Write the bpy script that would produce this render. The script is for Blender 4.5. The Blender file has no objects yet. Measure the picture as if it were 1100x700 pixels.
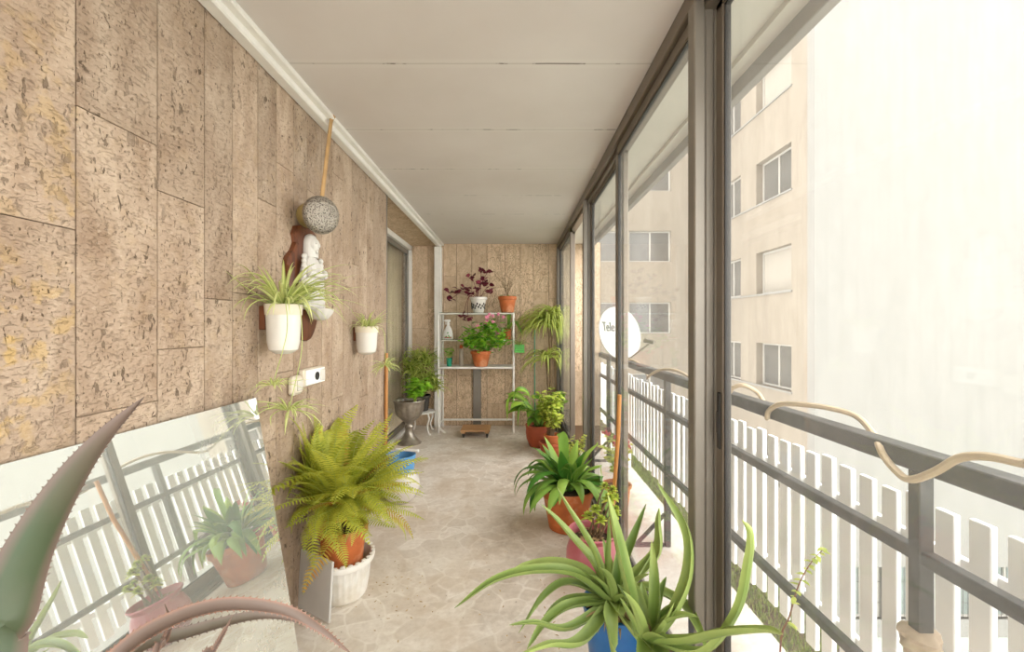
import bpy, math, random
from mathutils import Vector, Matrix, noise
V = Vector
PI = math.pi
R = math.radians
F, CX, CY, EYE = 470.0, 552.0, 350.0, 1.37
scene = bpy.context.scene
col = scene.collection
rnd = random.Random(7)


def at(px, py, Y):
    return V(((px - CX) / F * Y, Y, EYE - (py - CY) / F * Y))


# ------------------------------------------------------------------ materials
class NT:
    def __init__(s, name):
        s.m = bpy.data.materials.new(name)
        s.m.use_nodes = True
        s.t = s.m.node_tree
        for n in list(s.t.nodes):
            s.t.nodes.remove(n)
        s.out = s.t.nodes.new('ShaderNodeOutputMaterial')

    def n(s, typ, ins=None, **props):
        nd = s.t.nodes.new('ShaderNode' + typ)
        for k, v in props.items():
            setattr(nd, k, v)
        if ins:
            for k, v in ins.items():
                if isinstance(v, bpy.types.NodeSocket):
                    s.t.links.new(v, nd.inputs[k])
                else:
                    nd.inputs[k].default_value = v
        return nd

    def ramp(s, fac, stops, interp='LINEAR'):
        nd = s.n('ValToRGB', {'Fac': fac})
        cr = nd.color_ramp
        cr.interpolation = interp
        while len(cr.elements) < len(stops):
            cr.elements.new(0.5)
        for e, (p, c) in zip(cr.elements, stops):
            e.position = p
            e.color = c if len(c) == 4 else (*c, 1)
        return nd.outputs['Color']

    def mix(s, fac, a, b, blend='MIX'):
        nd = s.n('Mix', data_type='RGBA', blend_type=blend)
        for sock, v in ((nd.inputs[0], fac), (nd.inputs[6], a), (nd.inputs[7], b)):
            if isinstance(v, bpy.types.NodeSocket):
                s.t.links.new(v, sock)
            else:
                sock.default_value = v if not isinstance(v, tuple) or len(v) == 4 else (*v, 1)
        return nd.outputs[2]

    def math(s, op, a, b=0.0, c=0.0, clamp=False):
        nd = s.n('Math', operation=op, use_clamp=clamp)
        for i, v in enumerate((a, b, c)):
            if isinstance(v, bpy.types.NodeSocket):
                s.t.links.new(v, nd.inputs[i])
            else:
                nd.inputs[i].default_value = v
        return nd.outputs[0]

    def coords(s, scale=(1, 1, 1), off=None):
        tc = s.n('NewGeometry') if off == 'world' else s.n('TexCoord')
        vec = tc.outputs['Position'] if off == 'world' else tc.outputs['Object']
        mp = s.n('Mapping', {'Vector': vec, 'Scale': scale})
        return mp.outputs['Vector']

    def noise(s, vec, scale, detail=4, rough=0.55, dist=0.0):
        return s.n('TexNoise', {'Vector': vec, 'Scale': scale, 'Detail': detail, 'Roughness': rough, 'Distortion': dist}).outputs['Fac']

    def bump(s, h, strength=0.3, dist=0.01):
        return s.n('Bump', {'Height': h, 'Strength': strength, 'Distance': dist}).outputs['Normal']

    def principled(s, color, rough=0.6, metal=0.0, normal=None, spec=None, extra=None):
        ins = {'Base Color': color if isinstance(color, bpy.types.NodeSocket) else (*color, 1), 'Roughness': rough, 'Metallic': metal}
        if normal is not None:
            ins['Normal'] = normal
        if spec is not None:
            ins['Specular IOR Level'] = spec
        if extra:
            ins.update(extra)
        return s.n('BsdfPrincipled', ins).outputs['BSDF']

    def done(s, shader):
        s.t.links.new(shader, s.out.inputs['Surface'])
        return s.m


def hexc(h):
    r = [int(h[i:i + 2], 16) / 255 for i in (0, 2, 4)]
    return tuple((c / 12.92 if c <= 0.04045 else ((c + 0.055) / 1.055) ** 2.4) for c in r)


def simple(name, h, rough=0.5, metal=0.0, var=0.12, scale=18, bump=0.0, spec=None, dirt=None):
    t = NT(name)
    c = hexc(h)
    v = t.coords()
    nz = t.noise(v, scale, 5)
    lo = tuple(x * (1 - var) for x in c)
    hi = tuple(min(1, x * (1 + var)) for x in c)
    cc = t.ramp(nz, [(0.3, lo), (0.7, hi)])
    if dirt:
        n2 = t.noise(v, scale * 0.45, 6, 0.65)
        cc = t.mix(t.ramp(n2, [(0.5, (0, 0, 0)), (0.68, (1, 1, 1))]), cc, (*hexc(dirt), 1))
    nm = t.bump(nz, bump, 0.004) if bump else None
    return t.done(t.principled(cc, rough, metal, nm, spec))


def travertine(name, a, b, pit, vein=False, yellow=None):
    """slabs carry a 'tone' per vertex; grain and pits run along the slab"""
    t = NT(name)
    tone = t.n('Attribute', attribute_name='tone').outputs['Fac']
    base = t.n('NewGeometry').outputs['Position']
    off = t.n('CombineXYZ', {'X': t.math('MULTIPLY', tone, 37.0), 'Y': t.math('MULTIPLY', tone, 91.0), 'Z': t.math('MULTIPLY', tone, 53.0)}).outputs[0]
    pos = t.n('VectorMath', {0: base, 1: off}, operation='ADD').outputs[0]
    p1 = t.n('Mapping', {'Vector': pos, 'Scale': (1, 1, 0.45)}).outputs['Vector']
    n1 = t.noise(p1, 7, 8, 0.6, 0.6 if not vein else 2.2)
    n2 = t.noise(pos, 42, 5, 0.7)
    cc = t.ramp(n1, [(0.3, hexc(a)), (0.7, hexc(b))])
    tshift = t.n('MapRange', {'Value': tone, 'From Min': 0.0, 'From Max': 1.0, 'To Min': 0.9, 'To Max': 1.09}).outputs[0]
    g = t.n('CombineXYZ', {'X': tshift, 'Y': tshift, 'Z': tshift}).outputs[0]
    cc = t.mix(1.0, cc, g, 'MULTIPLY')
    if yellow:
        n3 = t.noise(pos, 24, 3, 0.5)
        ylim = t.n('MapRange', {'Value': t.n('SeparateXYZ', {'Vector': base}).outputs[1], 'From Min': 1.04, 'From Max': 1.06, 'To Min': 1.0, 'To Max': 0.12}).outputs[0]
        gate = t.math('MULTIPLY', t.math('MULTIPLY', t.ramp(n3, [(0.52, (0, 0, 0)), (0.62, (1, 1, 1))]), t.ramp(t.noise(pos, 1.3, 2), [(0.45, (0, 0, 0)), (0.6, (1, 1, 1))])), ylim)
        cc = t.mix(t.math('MULTIPLY', gate, 0.55), cc, (*hexc(yellow), 1))
    cc = t.mix(t.ramp(n2, [(0.55, (0, 0, 0)), (0.75, (0.45, 0.45, 0.45))]), cc, (*hexc(pit), 1))
    # pits
    p2 = t.n('Mapping', {'Vector': pos, 'Scale': (1, 1, 0.55)}).outputs['Vector']
    dn = t.noise(p2, 36, 3, 0.6, 0.4)
    d2 = t.noise(p2, 95, 3, 0.6)
    area = t.noise(pos, 3.2, 2)
    pm = t.math('MULTIPLY', t.ramp(dn, [(0.62, (0, 0, 0)), (0.655, (1, 1, 1))]), t.ramp(area, [(0.38, (0.15,) * 3), (0.6, (1, 1, 1))]))
    pm2 = t.math('MULTIPLY', t.ramp(d2, [(0.63, (0, 0, 0)), (0.67, (1, 1, 1))]), t.ramp(area, [(0.3, (0.2,) * 3), (0.55, (1, 1, 1))]))
    pits = t.math('MAXIMUM', pm, pm2)
    if vein:
        nv = t.noise(p1, 11, 6, 0.6, 3.0)
        line = t.ramp(t.math('ABSOLUTE', t.math('SUBTRACT', nv, 0.5)), [(0.0, (0.8,) * 3), (0.035, (0, 0, 0))])
        cc = t.mix(t.math('MULTIPLY', line, t.ramp(tone, [(0.4, (0.1,) * 3), (0.6, (0.9,) * 3)])), cc, (*hexc(pit), 1))
        pits = t.math('MULTIPLY', pits, 0.5)
    cc = t.mix(t.math('MULTIPLY', pits, 0.8), cc, (*hexc(pit), 1))
    # short slanting tool marks
    st_ = t.n('Mapping', {'Vector': pos, 'Scale': (1.0, 1.0, 2.4), 'Rotation': (0.6, 0.5, 0.0)}).outputs['Vector']
    n5 = t.noise(st_, 55, 4, 0.65, 0.8)
    mk = t.ramp(n5, [(0.33, (1, 1, 1)), (0.45, (0, 0, 0))])
    cc = t.mix(t.math('MULTIPLY', mk, 0.20 if not vein else 0.15), cc, (*hexc(pit), 1))
    lt = t.ramp(n5, [(0.58, (0, 0, 0)), (0.72, (1, 1, 1))])
    cc = t.mix(t.math('MULTIPLY', lt, 0.30), cc, (*hexc('d9c8b4'), 1))
    pits = t.math('MAXIMUM', pits, t.math('MULTIPLY', mk, 0.5))
    h = t.math('SUBTRACT', t.math('ADD', t.math('MULTIPLY', n1, 0.5), t.math('MULTIPLY', n2, 0.6)), t.math('MULTIPLY', pits, 1.6))
    return t.done(t.principled(cc, 0.75, 0, t.bump(h, 0.6, 0.009), 0.2))


def mat_floor(name, chip, grout, scale):
    t = NT(name)
    pos = t.coords()
    wob = t.n('TexNoise', {'Vector': pos, 'Scale': 5.0, 'Detail': 2}).outputs['Color']
    p = t.n('VectorMath', {0: pos, 1: t.n('VectorMath', {0: wob, 1: (0.09, 0.09, 0.09)}, operation='MULTIPLY').outputs[0]}, operation='ADD').outputs[0]
    vd = t.n('TexVoronoi', {'Vector': p, 'Scale': scale, 'Randomness': 1.0}, feature='DISTANCE_TO_EDGE').outputs['Distance']
    vc = t.n('TexVoronoi', {'Vector': p, 'Scale': scale, 'Randomness': 1.0}, feature='F1').outputs['Color']
    cellv = t.n('SeparateColor', {'Color': vc}).outputs[0]
    stone = t.ramp(cellv, [(0.0, hexc(chip[0])), (0.5, hexc(chip[1])), (1.0, hexc(chip[2]))])
    fine = t.noise(pos, 30, 6, 0.65)
    stone = t.mix(t.ramp(fine, [(0.35, (0, 0, 0)), (0.75, (0.5,) * 3)]), stone, (*hexc('b9a894'), 1))
    gm = t.ramp(vd, [(0.0, (1, 1, 1)), (0.035, (0.9,) * 3), (0.06, (0, 0, 0))])
    big = t.noise(pos, 1.7, 6, 0.6)
    gm = t.math('MULTIPLY', gm, t.ramp(big, [(0.40, (0.05,) * 3), (0.66, (0.7,) * 3)]))
    cc = t.mix(gm, stone, (*hexc(grout), 1))
    dust = t.noise(pos, 2.6, 8, 0.68, 0.5)
    cc = t.mix(t.ramp(dust, [(0.46, (0, 0, 0)), (0.7, (0.75,) * 3)]), cc, (*hexc('bfa98f'), 1))
    fx = t.n('SeparateXYZ', {'Vector': pos}).outputs[0]
    lane = t.math('SUBTRACT', 1.0, t.math('MULTIPLY', t.math('ABSOLUTE', t.math('ADD', fx, t.math('ADD', 0.02, t.math('MULTIPLY', t.math('SUBTRACT', big, 0.5), 0.9)))), 4.0), 0, True)
    cc = t.mix(t.math('MULTIPLY', lane, t.ramp(t.noise(pos, 9, 6, 0.7), [(0.42, (0.08,) * 3), (0.7, (0.6,) * 3)])), cc, (*hexc('8f7a63'), 1))
    spots = t.noise(pos, 60, 2, 0.5)
    cc = t.mix(t.ramp(spots, [(0.72, (0, 0, 0)), (0.76, (0.7,) * 3)]), cc, (*hexc('6b5a48'), 1))
    return t.done(t.principled(cc, 0.62, 0, t.bump(t.math('ADD', vd, t.math('MULTIPLY', fine, 0.25)), 0.15, 0.005), 0.35))


def mat_ceiling():
    t = NT('ceiling_paint')
    pos = t.coords()
    sx = t.n('SeparateXYZ', {'Vector': pos})
    y = sx.outputs[1]
    wob = t.math('MULTIPLY', t.math('SUBTRACT', t.noise(pos, 3, 3), 0.5), 0.012)
    d = t.math('PINGPONG', t.math('ADD', t.math('SUBTRACT', y, 2.52), wob), 0.3175)
    line = t.ramp(d, [(0.0, (1, 1, 1)), (0.006, (0, 0, 0))])
    soft = t.ramp(d, [(0.0, (1, 1, 1)), (0.03, (0.7,) * 3), (0.035, (0, 0, 0))])
    gate = t.ramp(t.noise(t.n('Mapping', {'Vector': pos, 'Scale': (1, 0.6, 1)}).outputs[0], 5.0, 4, 0.7), [(0.52, (0, 0, 0)), (0.57, (1, 1, 1))])
    base = t.ramp(t.noise(pos, 1.6, 5), [(0.3, hexc('cdc3bb')), (0.7, hexc('d5ccc5'))])
    cc = t.mix(t.math('MULTIPLY', soft, 0.35), base, (*hexc('dad4cc'), 1))
    cc = t.mix(t.math('MULTIPLY', line, 0.45), cc, (*hexc('8f8170'), 1))
    cc = t.mix(t.math('MULTIPLY', line, gate), cc, (*hexc('4a3a2a'), 1))
    return t.done(t.principled(cc, 0.55, 0, t.bump(t.math('ADD', soft, t.math('MULTIPLY', t.noise(pos, 40, 3), 0.1)), 0.15, 0.004), 0.3))


def mat_glass(name, dust=0.07, dustcol='e8e2d8', tint=(0.95, 0.96, 0.95), streak=True):
    t = NT(name)
    pos = t.coords()
    tr = t.n('BsdfTransparent', {'Color': (*tint, 1)}).outputs[0]
    gl = t.n('BsdfGlossy', {'Color': (1, 1, 1, 1), 'Roughness': 0.02}).outputs[0]
    fc = t.n('LayerWeight', {'Blend': 0.5}).outputs['Facing']
    fr = t.math('ADD', t.math('MULTIPLY', t.math('POWER', fc, 5.0), 0.40), 0.03)
    m = t.n('MixShader', {0: fr, 1: tr, 2: gl}).outputs[0]
    df = t.n('BsdfDiffuse', {'Color': (*hexc(dustcol), 1)}).outputs[0]
    tl = t.n('BsdfTranslucent', {'Color': (*hexc(dustcol), 1)}).outputs[0]
    dd = t.n('MixShader', {0: 0.5, 1: df, 2: tl}).outputs[0]
    nz = t.noise(t.n('Mapping', {'Vector': pos, 'Scale': (1, 1, 0.35)}).outputs[0], 9, 6, 0.65)
    f = t.math('MULTIPLY', t.ramp(nz, [(0.3, (0.55,) * 3), (0.75, (1, 1, 1))]), dust)
    if not streak:
        f = dust
    return t.done(t.n('MixShader', {0: f, 1: m, 2: dd}).outputs[0])


def mat_mirror():
    t = NT('dusty_mirror')
    pos = t.coords()
    gl = t.n('BsdfGlossy', {'Color': (0.86, 0.88, 0.85, 1), 'Roughness': 0.015}).outputs[0]
    df = t.n('BsdfDiffuse', {'Color': (*hexc('dcdcd0'), 1)}).outputs[0]
    nz = t.noise(pos, 2.2, 6, 0.6)
    fine = t.noise(pos, 45, 4, 0.6)
    f = t.math('ADD', t.ramp(nz, [(0.3, (0.16,) * 3), (0.72, (0.30,) * 3)]), t.math('MULTIPLY', fine, 0.06))
    return t.done(t.n('MixShader', {0: f, 1: gl, 2: df}).outputs[0])


def foliage(name, lo, hi, rough=0.45, trans=0.3, tip=None):
    """'tone' runs 0..1 from lo to hi; above 1 towards the tip colour"""
    t = NT(name)
    tone = t.n('Attribute', attribute_name='tone').outputs['Fac']
    nz = t.noise(t.coords(), 14, 3)
    x = t.math('ADD', tone, t.math('MULTIPLY', t.math('SUBTRACT', nz, 0.5), 0.35))
    stops = [(0.0, hexc(lo)), (0.5, hexc(hi))]
    if tip:
        stops += [(0.62, hexc(hi)), (0.85, hexc(tip))]
    cc = t.ramp(t.math('MULTIPLY', x, 0.5), stops)
    a = t.principled(cc, rough, 0, None, 0.35)
    b = t.n('BsdfTranslucent', {'Color': cc}).outputs[0]
    return t.done(t.n('MixShader', {0: trans, 1: a, 2: b}).outputs[0])


def mat_speckle():
    t = NT('hammered_metal')
    pos = t.coords()
    v = t.n('TexVoronoi', {'Vector': pos, 'Scale': 130.0}).outputs['Distance']
    cc = t.ramp(v, [(0.15, hexc('3a3128')), (0.5, hexc('9b9184'))])
    return t.done(t.principled(cc, 0.4, 0.6, t.bump(v, 0.8, 0.004)))


def mat_wood(name, a, b, scale=8, axis=2, rough=0.5):
    t = NT(name)
    sc = [6, 6, 6]
    sc[axis] = 0.5
    v = t.coords(tuple(sc))
    n = t.noise(v, scale, 6, 0.6, 1.0)
    cc = t.ramp(n, [(0.3, hexc(a)), (0.7, hexc(b))])
    return t.done(t.principled(cc, rough, 0, t.bump(n, 0.2, 0.003)))


def mat_facade(name, a, b, stain):
    t = NT(name)
    pos = t.n('NewGeometry').outputs['Position']
    v = t.n('Mapping', {'Vector': pos, 'Scale': (2.2, 2.2, 0.6)}).outputs['Vector']
    n = t.noise(v, 1.2, 7, 0.65, 0.4)
    cc = t.ramp(n, [(0.3, hexc(a)), (0.7, hexc(b))])
    n2 = t.noise(pos, 2.5, 6, 0.7)
    cc = t.mix(t.ramp(n2, [(0.6, (0, 0, 0)), (0.74, (0.35,) * 3)]), cc, (*hexc(stain), 1))
    # vertical stone strips
    xyz = t.n('SeparateXYZ', {'Vector': pos})
    s = t.math('ADD', xyz.outputs[0], xyz.outputs[1])
    jl = t.ramp(t.math('PINGPONG', s, 0.2), [(0.0, (0.35,) * 3), (0.04, (0, 0, 0))])
    cc = t.mix(t.math('MULTIPLY', jl, 0.5), cc, (*hexc(stain), 1))
    return t.done(t.principled(cc, 0.8, 0, None, 0.2))


M = {}
M['trav'] = travertine('travertine_slabs', '99806a', 'bda791', '453424', False, 'c9a455')
M['travback'] = travertine('veined_travertine', 'c4a788', 'e2c9aa', '6b5239', True)
M['grout'] = simple('dark_joint', '6b543d', 0.9)
M['floor'] = mat_floor('crazy_paving', ('d6cabc', 'e0d5c8', 'e9e0d5'), 'f0e9df', 8.5)
M['outfloor'] = mat_floor('terrace_paving', ('dad4cb', 'e0dbd3', 'e6e1da'), 'd6d0c7', 5.0)
M['ceil'] = mat_ceiling()
M['white'] = simple('white_paint', 'e4ded5', 0.45, var=0.05)
M['whitebright'] = simple('bright_white_paint', 'efece6', 0.4, var=0.04)
M['alu'] = simple('aluminium', '756a5d', 0.38, 0.45, 0.1, 6)
M['alulight'] = simple('light_aluminium', '7f776c', 0.38, 0.35, 0.07, 6)
M['rubber'] = simple('dark_seal', '2a2622', 0.6)
M['glass'] = mat_glass('dusty_window_glass', 0.06)
M['glassdoor'] = mat_glass('door_glass', 0.03)
M['glassshelf'] = mat_glass('shelf_glass', 0.12, 'cfd8cc', (0.86, 0.93, 0.88), False)
M['mirror'] = mat_mirror()
M['glassedge'] = simple('glass_edge', '8d9a8c', 0.2)
M['terra'] = simple('terracotta', 'b8622f', 0.7, 0, 0.18, 14, 0.2, dirt='c98f68')
M['terrared'] = simple('red_terracotta', 'a9502f', 0.6, 0, 0.15, 10, 0.1)
M['terrash'] = simple('orange_terracotta', 'c06a38', 0.65, 0, 0.12, 10, 0.1)
M['ceramic'] = simple('white_ceramic', 'd6cfc5', 0.25, 0, 0.05, 8)
M['plasticwhite'] = simple('white_plastic', 'e6e1d8', 0.45, 0, 0.06, 8, dirt='cfc4b2')
M['cream'] = simple('cream_plastic', 'd9cdb8', 0.5, 0, 0.06, 10)
M['pink'] = simple('pink_glaze', 'b8626a', 0.28, 0, 0.1, 7)
M['blue'] = simple('blue_glaze', '24619b', 0.3, 0, 0.15, 8)
M['bluerim'] = simple('blue_rim', '5c97c8', 0.4, 0, 0.1, 8)
M['pewter'] = simple('tarnished_metal', 'a1978a', 0.32, 0.7, 0.3, 14, 0.25)
M['darkpot'] = simple('dark_pot', '3e3a34', 0.6)
M['wooddark'] = mat_wood('dark_carved_wood', '45210f', '74401f', 5)
M['woodcane'] = mat_wood('cane_wood', 'a5692f', 'c98d4d', 5)
M['woodboard'] = mat_wood('pale_board', 'a6784d', 'c2976a', 4, 0)
M['plaster'] = simple('white_plaster', 'cbc5bc', 0.6, 0, 0.04, 20)
M['speckle'] = mat_speckle()
M['yellowwood'] = simple('yellowed_body', 'a58f58', 0.6, 0, 0.2, 12)
M['strap'] = simple('tan_strap', 'b08a5a', 0.8)
M['curtain'] = simple('curtain_cloth', 'c9b99c', 0.9, 0, 0.08, 5)
M['rail'] = simple('grey_railing_paint', '33312f', 0.6, 0.1, 0.18, 22, 0.15, dirt='524e49')
M['picket'] = simple('picket_white', 'f4f3f2', 0.5, 0, 0.02, 4)
M['hose'] = simple('beige_hose', 'c0a98a', 0.55, 0, 0.1, 8)
M['rag'] = simple('beige_rag', 'b9a48c', 0.9, 0, 0.15, 20, 0.4)
M['facade'] = mat_facade('facade_beige', '82776a', '8f8578', '6d5f4f')
M['frame'] = simple('window_frame_white', 'a9a49c', .5, 0, .04)
M['facadew'] = mat_facade('facade_white', '827f7a', '8a8782', '77716a')
M['pane'] = simple('window_pane', '5b5854', 0.12, 0, 0.12, 1.5)
M['panedark'] = simple('dark_pane', '7b8480', 0.15, 0, 0.15, 2)
M['roomwall'] = simple('room_wall', 'd0c6b8', .8)
M['blind'] = simple('roller_blind', '958d82', 0.7, 0, 0.04, 3)
M['court'] = simple('court_green', 'a9b2aa', 0.8, 0, 0.08, 1.0)
M['slab'] = simple('slab_soffit', 'ccc3b6', 0.8, 0, 0.06, 3)
M['sluice'] = simple('grey_fascia', '8f8780', 0.75, 0, 0.1, 6)
M['soil'] = simple('potting_soil', '4c3a2b', 0.95, 0, 0.4, 60, 0.8)
M['dryleaf'] = foliage('dry_leaf', '8a6a45', 'c4a576', 0.8, 0.1)
M['bark'] = simple('bark', '7a6347', 0.85, 0, 0.25, 30, 0.4)
M['greenplastic'] = simple('green_plastic', '4fae3c', 0.4, 0, 0.05)
M['tealplastic'] = simple('teal_plastic', '1f8a6a', 0.4, 0, 0.05)
M['redplastic'] = simple('red_plastic', 'c23a22', 0.4, 0, 0.05)
M['orangecap'] = simple('orange_cap', 'd05a24', 0.4, 0, 0.05)
M['clearbottle'] = simple('grey_bottle', 'a39684', 0.3, 0, 0.05)
M['flower'] = simple('pink_petals', 'd87f96', 0.6, 0, 0.15)
M['redflower'] = simple('red_petals', 'c2474f', 0.6, 0, 0.15)
M['decal'] = simple('dark_decal', '3d3530', 0.4)
M['dish'] = simple('dish_white', 'b3afaa', .5, 0, .03, 3)
M['letter'] = simple('grey_lettering', '141416', 0.5, 0, 0.02)
M['fern'] = foliage('fern_green', '929c2a', 'dfdc5e', 0.5, 0.45, 'b57a35')
M['spider'] = foliage('spider_green', '8aa336', 'e6e8a4', 0.4, 0.3)
M['aloe'] = foliage('aloe_green', '56762f', 'a9ba6a', 0.38, 0.08, 'd9cf8a')
M['agave'] = foliage('agave_green', '44563a', '75645a', 0.45, 0.03, '94705f')
M['strapgreen'] = foliage('dark_strap_leaf', '457a2c', 'a3c056', 0.32, 0.2)
M['broad'] = foliage('glossy_green', '4a8630', 'b4cc4c', 0.3, 0.2)
M['lime'] = foliage('lime_leaf', '8ba82c', 'd8dc68', 0.4, 0.3)
M['palm'] = foliage('palm_green', '7b9436', 'd0d672', 0.4, 0.25)
M['purple'] = foliage('purple_leaf', '47161f', '8c3848', 0.4, 0.2)
M['grass'] = foliage('turf_green', '5e7032', '9da35e', 0.7, 0.2)
M['geranium'] = foliage('geranium_green', '4c9628', 'a4d040', 0.4, 0.25)


# ------------------------------------------------------------------ mesh builder
class MB:
    def __init__(s):
        s.v, s.f, s.t = [], [], []
        s.smooth = True

    def add(s, co, tone=0.5):
        s.v.append(tuple(co))
        s.t.append(tone)
        return len(s.v) - 1

    def box(s, lo, hi, mat=None, tone=0.5, bev=0.0):
        lo, hi = V(lo), V(hi)
        for k in range(3):
            if lo[k] > hi[k]:
                lo[k], hi[k] = hi[k], lo[k]
        b = min(bev, 0.45 * min(hi - lo)) if bev else 0
        i0 = len(s.v)
        if not b:
            cs = [(x, y, z) for x in (lo.x, hi.x) for y in (lo.y, hi.y) for z in (lo.z, hi.z)]
            fs = [(0, 1, 3, 2), (4, 6, 7, 5), (0, 4, 5, 1), (2, 3, 7, 6), (0, 2, 6, 4), (1, 5, 7, 3)]
        else:
            cs, idx = [], {}
            for cx in (0, 1):
                for cy in (0, 1):
                    for cz in (0, 1):
                        c = [(lo, hi)[q][k] for k, q in enumerate((cx, cy, cz))]
                        sg = [1 if q == 0 else -1 for q in (cx, cy, cz)]
                        for ax in range(3):
                            p = list(c)
                            for k in range(3):
                                if k != ax:
                                    p[k] += sg[k] * b
                            idx[(cx, cy, cz, ax)] = len(cs)
                            cs.append(tuple(p))
            fs = []
            for ax in range(3):
                o = [k for k in range(3) if k != ax]
                for q in (0, 1):
                    loop = []
                    for a, bb in ((0, 0), (1, 0), (1, 1), (0, 1)):
                        key = [0, 0, 0]
                        key[ax] = q; key[o[0]] = a; key[o[1]] = bb
                        loop.append(idx[(*key, ax)])
                    fs.append(tuple(loop))
            for ax in range(3):
                o = [k for k in range(3) if k != ax]
                for a in (0, 1):
                    for bb in (0, 1):
                        k0 = [0, 0, 0]; k0[o[0]] = a; k0[o[1]] = bb
                        k1 = list(k0); k1[ax] = 1
                        fs.append((idx[(*k0, o[0])], idx[(*k1, o[0])], idx[(*k1, o[1])], idx[(*k0, o[1])]))
            for cx in (0, 1):
                for cy in (0, 1):
                    for cz in (0, 1):
                        fs.append(tuple(idx[(cx, cy, cz, a)] for a in range(3)))
        for c in cs:
            p = V(c)
            if mat is not None:
                p = mat @ p
            s.add(p, tone)
        for f in fs:
            s.f.append(tuple(i0 + k for k in f))
        return s

    def tube(s, pts, rad, n=8, tone=0.5, cap=True):
        pts = [V(p) for p in pts]
        if not isinstance(rad, (list, tuple)):
            rad = [rad] * len(pts)
        rings = []
        ref = None
        for i, p in enumerate(pts):
            a = pts[max(0, i - 1)]; b = pts[min(len(pts) - 1, i + 1)]
            t = (b - a)
            t = t.normalized() if t.length > 1e-9 else V((0, 0, 1))
            if ref is None:
                ref = V((0, 0, 1)) if abs(t.z) < 0.9 else V((1, 0, 0))
            u = (ref - t * ref.dot(t))
            u = u.normalized() if u.length > 1e-6 else t.orthogonal().normalized()
            ref = u
            w = t.cross(u)
            rings.append([s.add(p + (u * math.cos(2 * PI * k / n) + w * math.sin(2 * PI * k / n)) * rad[i], tone) for k in range(n)])
        for r0, r1 in zip(rings, rings[1:]):
            for k in range(n):
                s.f.append((r0[k], r0[(k + 1) % n], r1[(k + 1) % n], r1[k]))
        if cap:
            s.f.append(tuple(reversed(rings[0])))
            s.f.append(tuple(rings[-1]))
        return s

    def lathe(s, prof, c=(0, 0, 0), n=32, tone=0.5, ax=None, wob=None, closed=False):
        """prof: (r, z) list; ax: 3x3/4x4 matrix; wob(angle, z) -> radius factor"""
        c = V(c)
        rings = []
        for r, z in prof:
            ring = []
            for k in range(n):
                a = 2 * PI * k / n
                rr = r * (wob(a, z) if wob else 1)
                p = V((rr * math.cos(a), rr * math.sin(a), z))
                if ax is not None:
                    p = ax @ p
                ring.append(s.add(c + p, tone))
            rings.append(ring)
        for r0, r1 in zip(rings, rings[1:]):
            for k in range(n):
                s.f.append((r0[k], r0[(k + 1) % n], r1[(k + 1) % n], r1[k]))
        if prof[0][0] > 1e-4:
            s.f.append(tuple(reversed(rings[0])))
        if prof[-1][0] > 1e-4:
            s.f.append(tuple(rings[-1]))
        return s

    def ball(s, c, r, n=10, m=7, sc=(1, 1, 1), tone=0.5):
        pr = [(max(1e-5, r * math.sin(PI * i / m)), -r * math.cos(PI * i / m)) for i in range(m + 1)]
        mt = Matrix.Diagonal(V(sc))
        return s.lathe(pr, c, n, tone, mt)

    def ribbon(s, pts, w, side, fold=0.2, tone=0.5, center=None, tip=None, across=1):
        """leaf blade; w: list of full widths; side: vector or list; center: tone of the midrib"""
        rows = []
        N = len(pts)
        for i, p in enumerate(pts):
            t = (pts[min(N - 1, i + 1)] - pts[max(0, i - 1)]).normalized()
            sd = side[i] if isinstance(side, list) else side
            sd = sd - t * sd.dot(t)
            sd = sd.normalized() if sd.length > 1e-6 else t.orthogonal().normalized()
            nr = sd.cross(t)
            if nr.z < 0 and False:
                nr = -nr
            tt = tone if tip is None else tone + (tip - tone) * max(0, (i / (N - 1) - 0.6) / 0.4)
            ct = tt if center is None else center
            row = []
            for k in range(-across, across + 1):
                u = k / across
                row.append(s.add(p + sd * (u * w[i] / 2) + nr * (fold * w[i] * abs(u) ** 1.4), ct if k == 0 else tt))
            rows.append(row)
        for a, b in zip(rows, rows[1:]):
            for k in range(2 * across):
                s.f.append((a[k], a[k + 1], b[k + 1], b[k]))
        return s

    def thick(s, pts, w, axis, thick=0.3, tone=0.5, edge=None, tip=None, teeth=0):
        """succulent leaf: channelled above, rounded below; axis: the rosette's axis point"""
        rows = []
        N = len(pts)
        sec = [(-1, 0.10), (-.55, -.10), (0, -.17), (.55, -.10), (1, 0.10), (.6, -.32), (0, -.45), (-.6, -.32)]
        frames = []
        for i, p in enumerate(pts):
            t = (pts[min(N - 1, i + 1)] - pts[max(0, i - 1)]).normalized()
            inn = V((axis.x - p.x, axis.y - p.y, 0))
            inn = inn.normalized() if inn.length > 1e-5 else V((0, 0, 0))
            n0 = V((0, 0, 1)) + inn * 0.9
            n0 = n0 - t * n0.dot(t)
            n0 = n0.normalized() if n0.length > 1e-4 else t.orthogonal().normalized()
            sd = t.cross(n0)
            frames.append((p, sd, n0, t))
            tt = tone if tip is None else tone + (tip - tone) * max(0, (i / (N - 1) - 0.55) / 0.45)
            row = []
            for q, (u, h) in enumerate(sec):
                row.append(s.add(p + sd * (u * w[i] / 2) + n0 * (h * w[i] * thick / 0.3), (edge if edge is not None and q in (0, 4) else tt)))
            rows.append(row)
        K = len(sec)
        for a, b in zip(rows, rows[1:]):
            for k in range(K):
                s.f.append((a[k], a[(k + 1) % K], b[(k + 1) % K], b[k]))
        s.f.append(tuple(reversed(rows[0])))
        s.f.append(tuple(rows[-1]))
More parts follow.
